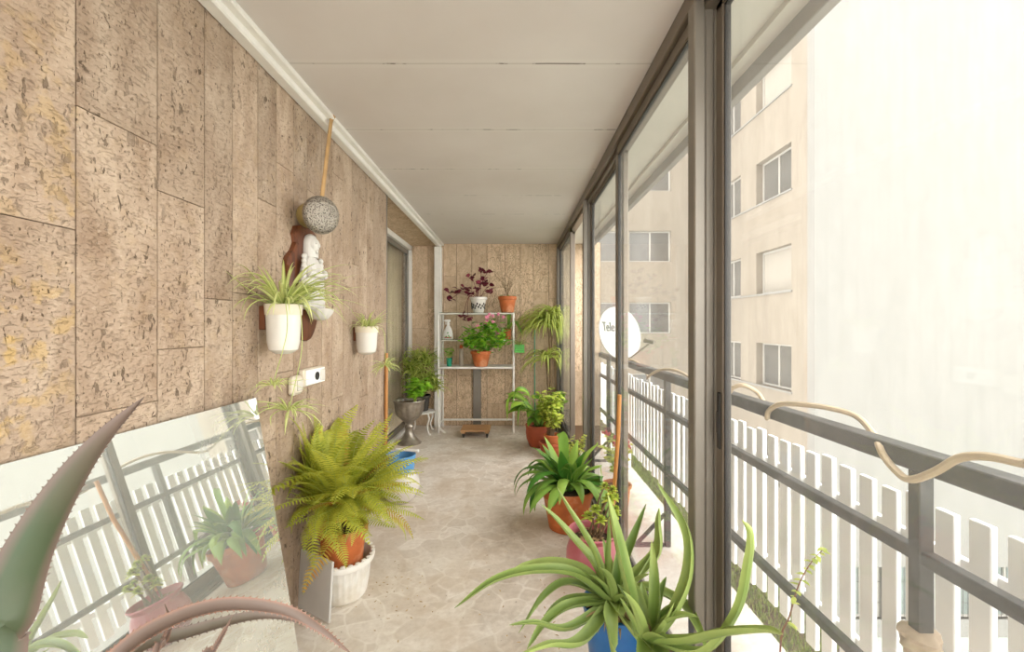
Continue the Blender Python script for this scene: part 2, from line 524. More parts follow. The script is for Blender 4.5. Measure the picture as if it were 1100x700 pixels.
        if teeth:
            for i in range(1, N - 1):
                p, sd, n0, t = frames[i]
                if w[i] < 0.006:
                    continue
                for sg in (-1, 1):
                    b = p + sd * (sg * w[i] / 2 * 0.97) + n0 * (0.1 * w[i])
                    r = teeth
                    i0 = [s.add(b + t * r * 0.6, edge), s.add(b - t * r * 0.6, edge), s.add(b - n0 * r * 0.5, edge), s.add(b + sd * sg * r * 1.3 + t * r * 0.7, edge)]
                    s.f += [(i0[0], i0[1], i0[3]), (i0[1], i0[2], i0[3]), (i0[2], i0[0], i0[3])]
        return s

    def build(s, name, m, parent=None, base=None, smooth=True, sharp=40):
        me = bpy.data.meshes.new(name)
        if base is None:
            base = BASE.get(parent, V((0, 0, 0))) if parent else V((0, 0, 0))
        base = V(base)
        me.from_pydata([(V(p) - base) for p in s.v], [], s.f)
        me.update()
        at_ = me.attributes.new('tone', 'FLOAT', 'POINT')
        at_.data.foreach_set('value', s.t)
        for p in me.polygons:
            p.use_smooth = smooth
        if smooth:
            me.set_sharp_from_angle(angle=R(sharp))
        me.materials.append(m)
        o = bpy.data.objects.new(name, me)
        col.objects.link(o)
        if parent:
            o.parent = parent
            BASE[o] = base
        else:
            o.location = base
            BASE[o] = base
        return o


BASE = {}


def tag(o, label, cat, group=None, kind=None):
    o['label'] = label
    o['category'] = cat
    if group:
        o['group'] = group
    if kind:
        o['kind'] = kind
    return o


def thing(name, loc, label, cat, group=None):
    o = bpy.data.objects.new(name, None)
    o.empty_display_size = 0.05
    col.objects.link(o)
    o.location = loc
    BASE[o] = V(loc)
    return tag(o, label, cat, group)


def setting(o, label=None):
    o['kind'] = 'structure'
    if label:
        o['label'] = label
    return o


def struct_root(name, loc, label=None):
    o = bpy.data.objects.new(name, None)
    o.empty_display_size = 0.05
    col.objects.link(o)
    o.location = loc
    BASE[o] = V(loc)
    return setting(o, label)


def catmull(ps, n=6):
    ps = [V(p) for p in ps]
    out = []
    q = [ps[0] * 2 - ps[1]] + ps + [ps[-1] * 2 - ps[-2]]
    for i in range(len(ps) - 1):
        a, b, c, d = q[i:i + 4]
        for k in range(n):
            t = k / n
            out.append(0.5 * ((2 * b) + (c - a) * t + (2 * a - 5 * b + 4 * c - d) * t * t + (-a + 3 * b - 3 * c + d) * t ** 3))
    out.append(ps[-1])
    return out


def arc(base, az, length, e0, e1, n=8, power=1.3):
    p = V(base)
    out = [p.copy()]
    for i in range(n):
        e = e0 + (e1 - e0) * ((i + 0.5) / n) ** power
        p = p + V((math.cos(az) * math.cos(e), math.sin(az) * math.cos(e), math.sin(e))) * (length / n)
        out.append(p.copy())
    return out, V((-math.sin(az), math.cos(az), 0))


def wprof(n, w, peak=0.3, base=0.6):
    out = []
    for i in range(n):
        t = i / (n - 1)
        if t < peak:
            x = base + (1 - base) * math.sin(t / peak * PI / 2)
        else:
            x = math.cos((t - peak) / (1 - peak) * PI / 2) ** 0.85
        out.append(max(0.0006, w * x))
    return out


def clampx(pts, lo=-1.03, hi=0.60):
    for p in pts:
        p.x = min(hi, max(lo, p.x))
    return pts


def broadleaf(mb, base, az, length, width, e0, e1, tone, roll=0.0, fold=0.18, lo=-1.03, hi=0.6, n=6):
    pts, sd = arc(base, az, length, e0, e1, n)
    clampx(pts, lo, hi)
    if roll:
        sd = sd * math.cos(roll) + V((0, 0, 1)) * math.sin(roll)
    w = [max(0.0006, width * x) for x in [0.12, 0.7, 1.0, 0.95, 0.75, 0.42, 0.04]]
    if n != 6:
        w = wprof(n + 1, width, 0.4, 0.12)
    mb.ribbon(pts, w, sd, fold, tone, min(1.0, tone + 0.2))


def bush(stems, leaves, base, height, spread, nst, nlv, lsize, lw, tone=(0.1, 0.9), lo=-1.03, hi=0.6, start=0.3, e_top=0.9, az0=0, az1=2 * PI, petiole=0.0):
    for i in range(nst):
        az = az0 + (az1 - az0) * (i + rnd.random()) / nst
        L = height * rnd.uniform(0.7, 1.1)
        e = R(90) - spread * rnd.uniform(0.2, 1.0)
        pts, _ = arc(V(base) + V((math.cos(az), math.sin(az), 0)) * 0.015, az, L, R(85), e * e_top, 7)
        clampx(pts, lo, hi)
        stems.tube(pts, [0.004 * (1 - 0.6 * k / 7) for k in range(8)], 5, 0.3)
        for j in range(nlv):
            t = start + (1 - start) * (j + rnd.random()) / nlv
            k = min(6, int(t * 7))
            p = pts[k].lerp(pts[k + 1], t * 7 - k)
            a2 = rnd.uniform(0, 2 * PI)
            if petiole:
                pe, _ = arc(p, a2, petiole * rnd.uniform(.5, 1), R(50), R(20), 3)
                clampx(pe, lo, hi)
                stems.tube(pe, 0.0015, 4, 0.3)
                p = pe[-1]
            s = lsize * rnd.uniform(0.65, 1.15)
            broadleaf(leaves, p, a2, s, s * lw, R(rnd.uniform(0, 50)), R(rnd.uniform(-70, -10)), rnd.uniform(*tone), rnd.uniform(-.4, .4), 0.15, lo, hi)


def pot_profile(r0, r1, h, rim=0.012, rimh=0.03, th=0.012, depth=0.03):
    """open flower pot: base radius, top radius, height, then the inner wall down to the soil line"""
    hs = h - rimh
    rs = r0 + (r1 - rim - r0) * 1.0
    return [(r0 * 0.9, 0.0), (r0, 0.006), (rs, hs), (r1, hs + 0.004), (r1 + 0.002, h - 0.004), (r1 - 0.003, h), (r1 - th, h - 0.002), (r1 - th - rim * 0.6, h - depth), (r1 - th - rim, h - depth - 0.015)]


def make_pot(root, mat, r0, r1, h, name='pot', prof=None, wob=None, soil=True, n=36, soil_r=None, soil_z=None, rim=0.012, rimh=0.03):
    b = BASE[root]
    pf = prof or pot_profile(r0, r1, h, rim, rimh)
    o = MB().lathe(pf, b, n, 0.5, None, wob).build(name, mat, root)
    if soil:
        sr = soil_r or (r1 - 0.012 - rim * 0.5)
        sz = soil_z if soil_z is not None else h - 0.028
        m = MB()
        rings = [(0.0001, sz + 0.008), (sr * 0.5, sz + 0.006), (sr * 0.95, sz)]
        m.lathe([(0.0001, sz - 0.012), (sr * 0.95, sz - 0.012)] + list(reversed(rings)), b, 20, 0.5, None, None)
        m.build('soil', M['soil'], root)
    return o


# ================================================================== SETTING
XL, XR, YB, ZC = -1.05, 0.64, 6.03, 2.50
YR0, YR1 = 3.60, 6.03      # the door recess
XD = -1.42
YN = -1.3                  # end of the gallery behind the camera


def slab_wall(name, m, seams, zlo, zhi, P, cuts=None, th=0.015, gap=0.0016, seed=1, pick=None):
    r = random.Random(seed)
    mb = MB()
    for a, b in zip(seams, seams[1:]):
        zs = [zlo]
        z = zlo + r.uniform(0.3, 1.7)
        while z < zhi - 0.2:
            zs.append(z)
            z += r.uniform(0.9, 1.7)
        if cuts and round(a, 2) in cuts:
            zs = [zlo] + cuts[round(a, 2)]
        zs.append(zhi)
        for z0, z1 in zip(zs, zs[1:]):
            q0 = P(a + gap, z0 + gap * 0.6, 0)
            q1 = P(b - gap, z1 - gap * 0.6, -th)
            mb.box(q0, q1, None, r.random() if not pick else pick(r), 0.0015)
    return mb.build(name, m, None, None, True, 30)


seamsL = [-1.3, -1.05, -.8, -.55, -.3, -.08, .16, .40, .62, .83, 1.05, 1.29, 1.486, 1.634, 1.795, 1.935]
while seamsL[-1] < 3.4:
    seamsL.append(seamsL[-1] + rnd.uniform(.13, .19))
seamsL[-1] = 3.60
o = slab_wall('wall_left', M['trav'], seamsL, 0, 2.5, lambda u, z, d: V((XL + d, u, z)), {1.05: [0.55, 1.15, 1.90], 1.29: [0.4, 1.30, 1.77], .83: [.7, 1.6]}, seed=3)
setting(o, 'wall of pale pitted travertine slabs on the left')
bk = MB().box((XL - 0.3, YN, 0), (XL - 0.0155, 3.595, 2.5)).build('wall_left_core', M['grout'])
bk.parent = o
# recess: return wall, soffit, back wall
seamsB = [XD - 0.22]
while seamsB[-1] < 0.95:
    seamsB.append(seamsB[-1] + rnd.choice([.21, .25, .27, .18]))
o = slab_wall('wall_back', M['travback'], seamsB, 0, 2.52, lambda u, z, d: V((u, YB - d, z)), None, 0.015, 0.0022, 5)
setting(o, 'end wall of brown veined travertine slabs')
bk = MB().box((-2.0, YB + 0.0155, -.4), (1.2, YB + 0.3, 2.52)).build('wall_back_core', M['grout'])
bk.parent = o
o = MB().box((XL - .37, 3.597, 2.47), (XL - 0.0, YB, 2.50)).build('ceiling_recess', M['travback'])
setting(o)
o = MB().box((-1.9, 3.0, 0), (-1.8, 6.4, 2.6)).build('wall_inner_room', M['roomwall'])
setting(o)
# floor
o = MB().box((-1.5, YN, -0.2), (XR + 0.06, YB, 0)).build('floor', M['floor'])
setting(o, 'dusty crazy paving floor of irregular beige marble chips')
# ceiling
o = MB().box((XL - 0.02, YN, ZC), (XR - 0.02, YB, ZC + 0.06)).build('ceiling', M['ceil'])
setting(o, 'off-white panelled ceiling with cracked seams')
# trim along the left wall
m = MB()
m.box((XL, YN, 2.445), (XL + 0.055, YB - 0.001, 2.4995), None, .5, 0.006)
m.box((XL + .05, YN, 2.475), (XL + 0.088, YB - 0.001, 2.4995), None, .5, 0.005)
o = m.build('trim_1', M['white'])
setting(o, 'white moulding between left wall and ceiling')
m = MB()
m.box((XL - 0.03, 5.93, 0), (XL + 0.045, YB - .001, 2.445), None, .5, 0.004)
m.box((XL + 0.045, 5.95, 0), (XL + 0.065, YB - .001, 2.445), None, .5, 0.003)
o = m.build('trim_2', M['white'])
setting(o, 'white corner post beside the glass door recess')
o = MB().box((XL - .02, 3.597, 0), (XL + .004, 3.625, 2.47), None, .5, .003).build('trim_3', M['alu'])
setting(o)
# glazed end added to let daylight in; outer mass of our own building
root = struct_root('window_rear_added', (-.2, YN, 0), 'added glazed end behind the viewer letting daylight into the gallery')
m = MB()
for xx in (XL - .02, -.5, .03, .57):
    m.box((xx, YN - .06, -.0), (xx + .05, YN - .001, 2.5), None, .5, .003)
for zz in (.0, .95, 2.45):
    m.box((XL + .03, YN - .055, zz + .001), (.57, YN - .006, zz + .05))
m.build('sash_frame', M['alu'], root)
MB().box((XL + .03, YN - .034, .05), (.57, YN - .028, 2.45)).build('glass_pane', M['glass'], root)
m = MB()
m.box((-6.0, -3.0, 2.72), (1.0, 6.4, 13.0))
o = m.build('wall_unseen_storeys', M['facade'])  # unseen upper mass, put in to block sky from the facing facades
setting(o)
o = MB().box((-6, -3, -7), (-1.95, 6.4, 2.7)).build('wall_building_core', M['facade'])
setting(o)

# sliding glass door of the recess
root = struct_root('door_1', (XD, 4.8, 0), 'sliding glass door with white frame and closed beige curtain')
m = MB()
y0, y1 = 3.60, YB - .002
for (a, b, c, d) in ((y0, y0 + .06, 0, 2.465), (y1 - .06, y1, 0, 2.465)):
    m.box((XD - .05, a, c), (XD + .02, b, d), None, .5, .003)
m.box((XD - .05, y0, 2.40), (XD + .02, y1, 2.465), None, .5, .003)
m.box((XD - .05, y0, 0), (XD + .02, y1, .04), None, .5, .003)
m.build('door_frame', M['white'], root)
for k, (a, b) in enumerate(((3.66, 4.85), (4.80, 5.965))):
    xo = XD - .012 - .02 * k
    m = MB()
    for (p, q) in ((a, a + .055), (b - .055, b)):
        m.box((xo - .015, p, .042), (xo + .015, q, 2.398), None, .5, .003)
    m.box((xo - .015, a, .042), (xo + .015, b, .11), None, .5, .003)
    m.box((xo - .015, a, 2.34), (xo + .015, b, 2.398), None, .5, .003)
    s = m.build('door_leaf', M['alulight'], root)
    MB().box((xo - .003, a + .055, .11), (xo + .003, b - .055, 2.34)).build('glass_pane', M['glassdoor'], s)
m = MB()
N = 220
prev = None
for i in range(N + 1):
    y = 3.62 + (6.02 - 3.62) * i / N
    x = XD - .14 + .028 * math.sin(i * .62) + .012 * math.sin(i * .23 + 1)
    a, b = m.add((x, y, .03)), m.add((x, y, 2.44))
    if prev:
        m.f.append((prev[0], a, b, prev[1]))
    prev = (a, b)
cu = m.build('curtain', M['curtain'], root, None, True, 180)
md = cu.modifiers.new('thickness', 'SOLIDIFY'); md.thickness = 0.003

# ------------------------------------------------------------------ glazed side
# head and sill tracks
m = MB()
m.box((XR - .05, YN, 2.43), (XR + .05, YB - .001, 2.4995), None, .5, .004)
m.box((XR - .02, YN, 2.40), (XR + .04, YB - .001, 2.4305), None, .5, .003)
o = m.build('trim_4', M['alu'])
setting(o, 'aluminium head track along the top of the glazing')
m = MB()
m.box((XR - .05, YN, 0.0), (XR + .055, YB - .001, .025), None, .5, .003)
for xx in (XR - .035, XR + .0, XR + .035):
    m.box((xx - .004, YN, .02), (xx + .004, YB - .001, .045))
o = m.build('trim_5', M['alulight'])
setting(o, 'aluminium floor track under the glazing')
for i, yy in enumerate((-.8, 1.42, 3.68, 5.96)):
    m = MB()
    m.box((XR - .054, yy, 0.026), (XR - .018, yy + .055, 2.43), None, .5, .004)
    m.box((XR - .016, yy + .004, 0.026), (XR + .012, yy + .05, 2.43), None, .5, .004)
    m.box((XR + .014, yy + .002, 0.026), (XR + .036, yy + .053, 2.43), None, .5, .004)
    m.box((XR - .03, yy + .01, 0.026), (XR + .03, yy + .045, 2.43))
    o = m.build('trim_%d' % (6 + i), M['alulight'])
    setting(o, 'aluminium mullion of the glazed side')
wn = 1


def sash(y0, y1, xc, latch=None):
    global wn
    root = struct_root('window_%d' % wn, (xc, (y0 + y1) / 2, .045), 'sliding glass panel in an aluminium frame')
    wn += 1
    m = MB()
    z0, z1 = .046, 2.428
    for (a, b) in ((y0, y0 + .045), (y1 - .045, y1)):
        m.box((xc - .014, a, z0), (xc + .014, b, z1), None, .5, .003)
    m.box((xc - .014, y0, z0), (xc + .014, y1, z0 + .07), None, .5, .003)
    m.box((xc - .014, y0, z1 - .05), (xc + .014, y1, z1), None, .5, .003)
    m.build('sash_frame', M['alu'], root)
    m = MB()
    t = .006
    a, b, c, d = y0 + .045, y1 - .045, z0 + .07, z1 - .05
    for lo, hi in (((a, c), (a + t, d)), ((b - t, c), (b, d)), ((a, c), (b, c + t)), ((a, d - t), (b, d))):
        m.box((xc - .009, lo[0], lo[1]), (xc + .009, hi[0], hi[1]))
    m.build('glazing_seal', M['rubber'], root)
    MB().box((xc - .003, y0 + .047, z0 + .072), (xc + .003, y1 - .047, z1 - .052)).build('glass_pane', M['glass'], root)
    if latch:
        m = MB()
        m.box((xc - .020, latch - .01, .98), (xc - .0135, latch + .01, 1.16), None, .5, .003)
        m.box((xc - .024, latch - .005, 1.03), (xc - .019, latch + .005, 1.10), None, .5, .002)
        m.build('latch', M['rubber'], root)
    return root


sash(-.74, .38, XR + .018)
sash(.34, 1.415, XR + .028, 1.39)
sash(1.48, 2.62, XR - .018)
sash(2.57, 3.675, XR + .018)
sash(4.72, 5.86, XR - .018)
sash(4.80, 5.955, XR + .018)

# outer slab above the terrace, terrace floor
m = MB()
m.box((XR + .05, -3, 2.50), (.96, 6.4, 2.70))
m.box((.94, -3, 2.475), (1.01, 6.4, 2.70))
o = m.build('ceiling_outer_slab', M['slab'])
setting(o)
o = MB().box((1.005, -3, 2.41), (1.05, 6.4, 2.71), None, .5, .004).build('trim_10', M['sluice'])
setting(o, 'grey fascia along the edge of the slab above')
o = MB().box((XR + .0605, -3, -.6), (1.44, 9.5, -.35)).build('terrace_floor', M['outfloor'])
setting(o)
o = MB().box((XR - .06, -1.3, -.6), (XR + .060, YB + .2, -.201)).build('wall_sill', M['white'])
setting(o)
o = MB().box((1.44, -3, -.8), (1.78, 9.5, -.37)).build('terrace_planting_bed', M['soil'])
setting(o)
m = MB()
gr = random.Random(11)
for i in range(15000):
    y = gr.uniform(.8, 7.2) if i < 13000 else gr.uniform(-1, 9)
    x = gr.uniform(1.43, 1.77)
    pts, sd = arc((x, y, -.375), gr.uniform(0, 2 * PI), gr.uniform(.02, .06), R(85), R(gr.uniform(10, 70)), 2)
    m.ribbon(pts, [.005, .004, .0008], sd, .1, gr.uniform(0, 1))
tag(m.build('grass', M['grass'], None, (1.6, 3, -.37)), 'strip of short green grass along the foot of the white pickets', 'grass', None, 'stuff')

o = MB().box((1.79, -25, -7.0), (45, 45, -6.6)).build('ground', M['court'])
setting(o)

# ================================================================== OUTSIDE: railing, pickets, hose, dish
XP = 1.20
root = thing('balcony_railing', (XP, 3.4, -.35), 'grey metal railing with three rails outside the glass', 'railing')
m = MB().box((XP - .03, -1.2, .945), (XP + .035, 8.0, 1.005), None, .5, .004)
m.build('top_rail', M['rail'], root)
MB().box((XP - .018, -1.2, .675), (XP + .018, 8.0, .715), None, .5, .003).build('middle_rail', M['rail'], root)
MB().box((XP - .018, -1.2, .205), (XP + .018, 8.0, .24), None, .5, .003).build('bottom_rail', M['rail'], root)
for yy in (-.8, 1.29, 3.42, 5.55, 7.7):
    MB().box((XP - .022, yy - .02, -.349), (XP + .022, yy + .02, .944), None, .5, .003).build('post', M['rail'], root)
    m = MB()
    m.box((XP - .26, yy - .018, -.349), (XP - .03, yy + .018, -.325), None, .5, .002)
    a, b = V((XP - .24, yy, -.33)), V((XP - .02, yy, -.10))
    m.tube([a, b], .017, 4)
    m.build('brace', M['rail'], root)
root = thing('picket_fence', (1.32, 3.4, -.36), 'white fence of upright flat slats standing behind the grey railing', 'fence')
y = -.9
k = 0
pr = random.Random(4)
while y < 8.0:
    dz = pr.uniform(-.012, .012)
    MB().box((1.31 + pr.uniform(-.004, .004), y, -.04 + dz), (1.33, y + .062, .815 + dz), None, .5, .003).build('picket', M['picket'], root)
    y += .1
m = MB()
for zz in (.64, .12):
    m.box((1.3305, -1, zz), (1.35, 8.1, zz + .04), None, .5, .002)
for yy in (-.85, 1.15, 3.15, 5.15, 7.15):
    m.box((1.3505, yy, -.37), (1.38, yy + .04, .7))
m.build('fence_frame', M['picket'], root)

# hose wound along the top rail
pts = [V((XP + .05 * math.cos(k), -1.0 + .18 * k, .975 + .055 * math.sin(k) + .01)) for k in range(10)]
hp = [(1130, 503, 1.14), (1100, 498, 1.16), (1060, 490, 1.165), (1030, 492, 1.16), (1005, 506, 1.15), (978, 515, 1.15), (962, 505, 1.15), (949, 489, 1.16), (944, 478, 1.17), (938, 466, 1.25), (920, 447, 1.26), (890, 438, 1.22), (858, 434, 1.18), (838, 434, 1.165), (826, 441, 1.155), (824, 449, 1.16), (823, 440, 1.25), (815, 423, 1.26), (800, 414, 1.20), (788, 416, 1.165), (781, 424, 1.155)]
for px, py, X in hp:
    Y = F * X / (px - CX)
    p = at(px, py, Y)
    pts.append(p)
y = pts[-1].y
ph = 0
while y < 5.4:
    y += .11
    ph += .62
    pts.append(V((XP - .0 + .055 * math.cos(ph + 2.2), y, .975 + .055 * math.sin(ph + 2.2) + (.02 * math.sin(ph * .5)))))
m = MB().tube(catmull(pts, 5), .011, 8)
tag(m.build('garden_hose', M['hose'], None, (XP, 2.5, .9)), 'beige hose wound loosely around the top rail of the railing', 'hose')
# rag on the post
m = MB()
m.lathe([(.031, .385), (.040, .40), (.036, .415), (.046, .43), (.040, .447), (.048, .462), (.038, .474), (.031, .478)], (XP, 1.29, 0), 40, .5, None, lambda a, z: 1.06 + .13 * math.sin(3 * a + z * 70) + .07 * math.sin(7 * a - z * 120))
ob = m.build('rag', M['rag'], None, (XP, 1.29, .4))
md = ob.modifiers.new('thickness', 'SOLIDIFY'); md.thickness = .003
tag(ob, 'crumpled beige rag tied around the nearest railing post', 'rag')

# satellite dish
dc = V((1.185, 4.95, 1.285))
nrm = V((.47, -.84, .22)).normalized()
sdv = V((0, 0, 1)).cross(nrm).normalized()
upv = nrm.cross(sdv).normalized()
rot = Matrix((sdv, upv, nrm)).transposed()      # local x side, y up, z normal
root = thing('satellite_dish', (1.21, 4.95, 1.0), 'round white satellite dish with grey lettering fixed above the railing', 'satellite dish')
m = MB()
prof = []
for k in range(10):
    r = .30 * k / 9
    prof.append((max(r, .0001), .55 * r * r - .02))
prof += [(.306, .032), (.306, .024)]
for k in range(8, -1, -1):
    r = .30 * k / 9
    prof.append((max(r, .0001), .55 * r * r - .028))
m.lathe(prof, dc, 48, .5, rot)
m.build('reflector', M['dish'], root)
m = MB()
lnb = dc + nrm * .30 - upv * .15 + sdv * .13
m.tube([dc - upv * .28 + nrm * .02, dc - upv * .30 + nrm * .12, lnb - upv * .03], .010, 8)
m.build('feed_arm', M['alu'], root)
m = MB()
ax = (dc - lnb).normalized()
m.tube([lnb - ax * .06, lnb - ax * .01, lnb, lnb + ax * .045, lnb + ax * .05], [.022, .022, .018, .030, .027], 14)
m.build('receiver', M['alu'], root)
m = MB()
m.tube([dc - nrm * .03, dc - nrm * .10], .035, 12)
m.tube([dc - nrm * .09 + V((0, 0, .02)), V((XP, 5.02, 1.15)), V((XP, 5.02, 1.006))], .018, 10)
m.build('mount', M['alu'], root)
cu = bpy.data.curves.new('lettering', 'FONT')
cu.body = 'Tele'
cu.size = .15
cu.extrude = .002
cu.align_x = 'LEFT'
tmp = bpy.data.objects.new('lettering', cu)
me = bpy.data.meshes.new_from_object(tmp)
bpy.data.objects.remove(tmp)
me.materials.append(M['letter'])
me.transform(Matrix.Diagonal((.80, 1, 1, 1)))
lo = bpy.data.objects.new('lettering', me)
col.objects.link(lo)
lo.parent = root
for v in me.vertices:
    if v.co.x > .0685:
        v.co.x -= .009
for v in me.vertices:       # lie on the curved reflector
    x, yv = v.co.x - .235, v.co.y + .03
    rr = min(.09, x * x + yv * yv)
    w = dc + sdv * x + upv * yv + nrm * (.55 * rr - .02 + .003 + v.co.z)
    v.co = w - BASE[root]
lo['label'] = 'grey lettering'

# potted geranium on the terrace
base = V((.93, 3.95, -.35))
root = thing('potted_geranium', base, 'red flowered plant in faded clay pot outside behind the glass', 'plant')
make_pot(root, M['terrash'], .09, .13, .30)
st, lv, fl = MB(), MB(), MB()
bush(st, lv, base + V((0, 0, .28)), .42, .7, 12, 9, .06, .9, (.2, .9), .70, 1.15, .25, petiole=.03)
for i in range(7):
    c = base + V((rnd.uniform(-.12, .12), rnd.uniform(-.1, .1), .62 + rnd.uniform(-.06, .12)))
    fl = MB()
    for k in range(12):
        fl.ball(c + V((rnd.gauss(0, .011), rnd.gauss(0, .011), rnd.gauss(0, .010))), .012, 6, 4)
    fl.build('flower', M['redflower'], root)
    st.tube([base + V((0, 0, .3)), (c + base + V((0, 0, .3))) / 2 + V((0, 0, .05)), c], .003, 5)
st.build('stems', M['palm'], root); lv.build('foliage', M['lime'], root)

# seedling on the right outside
base = V((.93, 1.5, -.35))
root = thing('potted_seedling', base, 'thin red stemmed seedling with few leaves outside before the pickets', 'plant')
make_pot(root, M['terra'], .06, .085, .15)
st, lv = MB(), MB()
pts = catmull([base + V((0, 0, .12)), at(838, 700, 1.5), at(848, 662, 1.5), at(858, 628, 1.5), at(872, 603, 1.5), at(886, 588, 1.5)], 5)
st.tube(pts, [.004 - .003 * i / len(pts) for i in range(len(pts))], 6)
for i in range(9, len(pts)):
    if i > 12 or i % 3 == 0:
        for sgn in (0, 1):
            broadleaf(lv, pts[i], rnd.uniform(0, 6.28), rnd.uniform(.018, .04), .016, R(10), R(-60), rnd.uniform(.2, .8), 0, .1, .7, 1.18)
st.build('stem', simple('red_stem', '7a3b2a', .6), root); lv.build('foliage', M['lime'], root)

# dry vine on the far rail end
m = MB()
pts = [V((1.14 + .02 * math.sin(k * .9), 7.72 + .01 * math.cos(k), 1.05 - k * .12)) for k in range(12)]
m.tube(catmull(pts, 4), .016, 7)
for k in (6, 8, 9, 10):
    q, _ = arc(pts[k], 2.5 + k, .14, R(60), R(10), 4)
    m.tube(q, [.012, .011, .009, .007, .004], 6)
tag(m.build('dry_vine', M['darkpot'], None, (1.14, 7.72, -.3)), 'dark dry vine stem hanging at the far end of the railing', 'vine')

# ================================================================== APARTMENT BUILDING
root = thing('apartment_building', (7.7, 11.2, -6.6), 'pale apartment block with rows of windows across the courtyard', 'building')


def wall_open(mb, us, vs, ops, P, th):
    u = sorted(set(us + [o[k] for o in ops for k in (0, 1)]))
    v = sorted(set(vs + [o[k] for o in ops for k in (2, 3)]))
    for a, b in zip(u, u[1:]):
        run = None
        for c, d in zip(v, v[1:]):
            mu, mv = (a + b) / 2, (c + d) / 2
            hole = any(o[0] < mu < o[1] and o[2] < mv < o[3] for o in ops)
            if hole:
                if run:
                    mb.box(P(a, run[0], 0), P(b, run[1], th)); run = None
            else:
                run = (run[0] if run else c, d)
        if run:
            mb.box(P(a, run[0], 0), P(b, run[1], th))


def unit(u0, u1, v0, v1, P, d, kind, lights=2, fr=.055):
    """a window unit: white frame as part, pane as its sub-part"""
    m = MB()
    m.box(P(u0, v0, d), P(u1, v0 + fr, d + .06)); m.box(P(u0, v1 - fr, d), P(u1, v1, d + .06))
    edges = [u0] + [u0 + (u1 - u0) * k / lights for k in range(1, lights)] + [u1 - fr]
    for e in edges:
        m.box(P(e, v0 + fr, d), P(e + fr, v1 - fr, d + .06))
    m.box(P(u0 - .05, v0 - .05, d - .08), P(u1 + .05, v0, d + .03))
    f = m.build('window', M['frame'], root, None, False)
    pm = {'pane': M['pane'], 'blind': M['blind'], 'dark': M['panedark']}[kind]
    q = MB().box(P(u0 + .01, v0 + .01, d + .03), P(u1 - .01, v1 - .01, d + .05))
    q.build('pane' if kind != 'blind' else 'blind', pm, f, None, False)
    if kind == 'dark':
        b = MB()
        n = int((u1 - u0) / .13)
        for k in range(n + 1):
            uu = u0 + (u1 - u0) * k / n
            b.tube([P(uu, v0, d - .06), P(uu, v1, d - .06)], .008, 5)
        for zz in (.3, .7):
            b.tube([P(u0, v0 + (v1 - v0) * zz, d - .06), P(u1, v0 + (v1 - v0) * zz, d - .06)], .008, 5)
        b.build('window_bars', M['rail'], f)


PS = lambda u, v, d: V((7.7 + d, u, v))          # side facade, faces the terrace
PB = lambda u, v, d: V((u, 17.6 + d, v))         # set-back facade, faces the camera
PF = lambda u, v, d: V((u, 11.2 + d, v))         # nearest end wall
rows = [-3.3, -.46, 2.37, 5.19, 8.07, 10.9]
ops = [(12.14, 13.9, r, r + 1.3) for r in rows] + [(14.85, 16.15, r, r + 1.3) for r in rows]
m = MB()
wall_open(m, [11.4801, 17.599], [-6.6, 14], ops, PS, .28)
m.build('side_wall', M['facade'], root, None, False)
for i, r in enumerate(rows):
    kind = 'blind' if i in (2, 4) else 'pane'
    unit(12.14, 13.9, r, r + 1.3, PS, .21, kind, 1 if kind == 'blind' else 2)
    unit(14.85, 16.15, r, r + 1.3, PS, .10, 'pane')
    m = MB()
    m.box(PS(12.1, r - .05, -.04), PS(16.2, r - .005, .0))
    m.build('sill', M['facadew'], root)
rowsb = [-1.8, 1.07, 3.95, 6.8, 9.7]
ops = [(4.64, 6.33, r, r + 1.25) for r in rowsb] + [(2.5, 4.2, r, r + 1.25) for r in rowsb]
m = MB()
wall_open(m, [-1.0, 7.7], [-6.6, 14], ops, PB, .28)
m.build('set_back_wall', M['facade'], root, None, False)
for r in rowsb:
    unit(4.64, 6.33, r, r + 1.25, PB, .14, 'pane', 2)
    unit(2.5, 4.2, r, r + 1.25, PB, .14, 'pane', 2)
ops = [(8.4 + 1.25 * k, 9.45 + 1.25 * k, -6.15, -4.8) for k in range(7)]
m = MB()
wall_open(m, [7.7, 18.0], [-6.6, 14], ops, PF, .28)
m.build('end_wall', M['facadew'], root, None, False)
for (a, b, c, d) in ops:
    unit(a, b, c, d, PF, .12, 'dark')

# ================================================================== LEFT WALL ITEMS
# round ornament on a strap
c = V((-.905, 2.06, 1.37 + 119 / F * 2.06))
axn = V((.78, -.58, -.12)).normalized()
sx = V((0, 0, 1)).cross(axn).normalized()
rot = Matrix((sx, axn.cross(sx).normalized(), axn)).transposed()
root = thing('hanging_ornament', (c.x, c.y, c.z - .09), 'round hammered metal ornament hanging from a tan strap above wooden plaque', 'ornament')
m = MB().lathe([(.088, -.012), (.088, .0), (.084, .010), (.07, .020), (.05, .027), (.025, .031), (.0001, .032)], c, 36, .5, rot)
m.build('hammered_face', M['speckle'], root)
m = MB().lathe([(.055, -.125), (.060, -.12), (.064, -.06), (.078, -.02), (.085, -.0125)], c, 30, .5, rot)
m.build('body', M['yellowwood'], root)
m = MB()
top = V((XL + .072, 2.34, 2.47)); bot = c + V((0.0, .02, .07)) - axn * .02
pts = [top + V((.018, 0, .024)), top, top.lerp(bot, .3), top.lerp(bot, .6), bot]
m.ribbon(pts, [.022] * 5, V((.3, .9, .1)), .0)
ob = m.build('strap', M['strap'], root)
md = ob.modifiers.new('thickness', 'SOLIDIFY'); md.thickness = .003

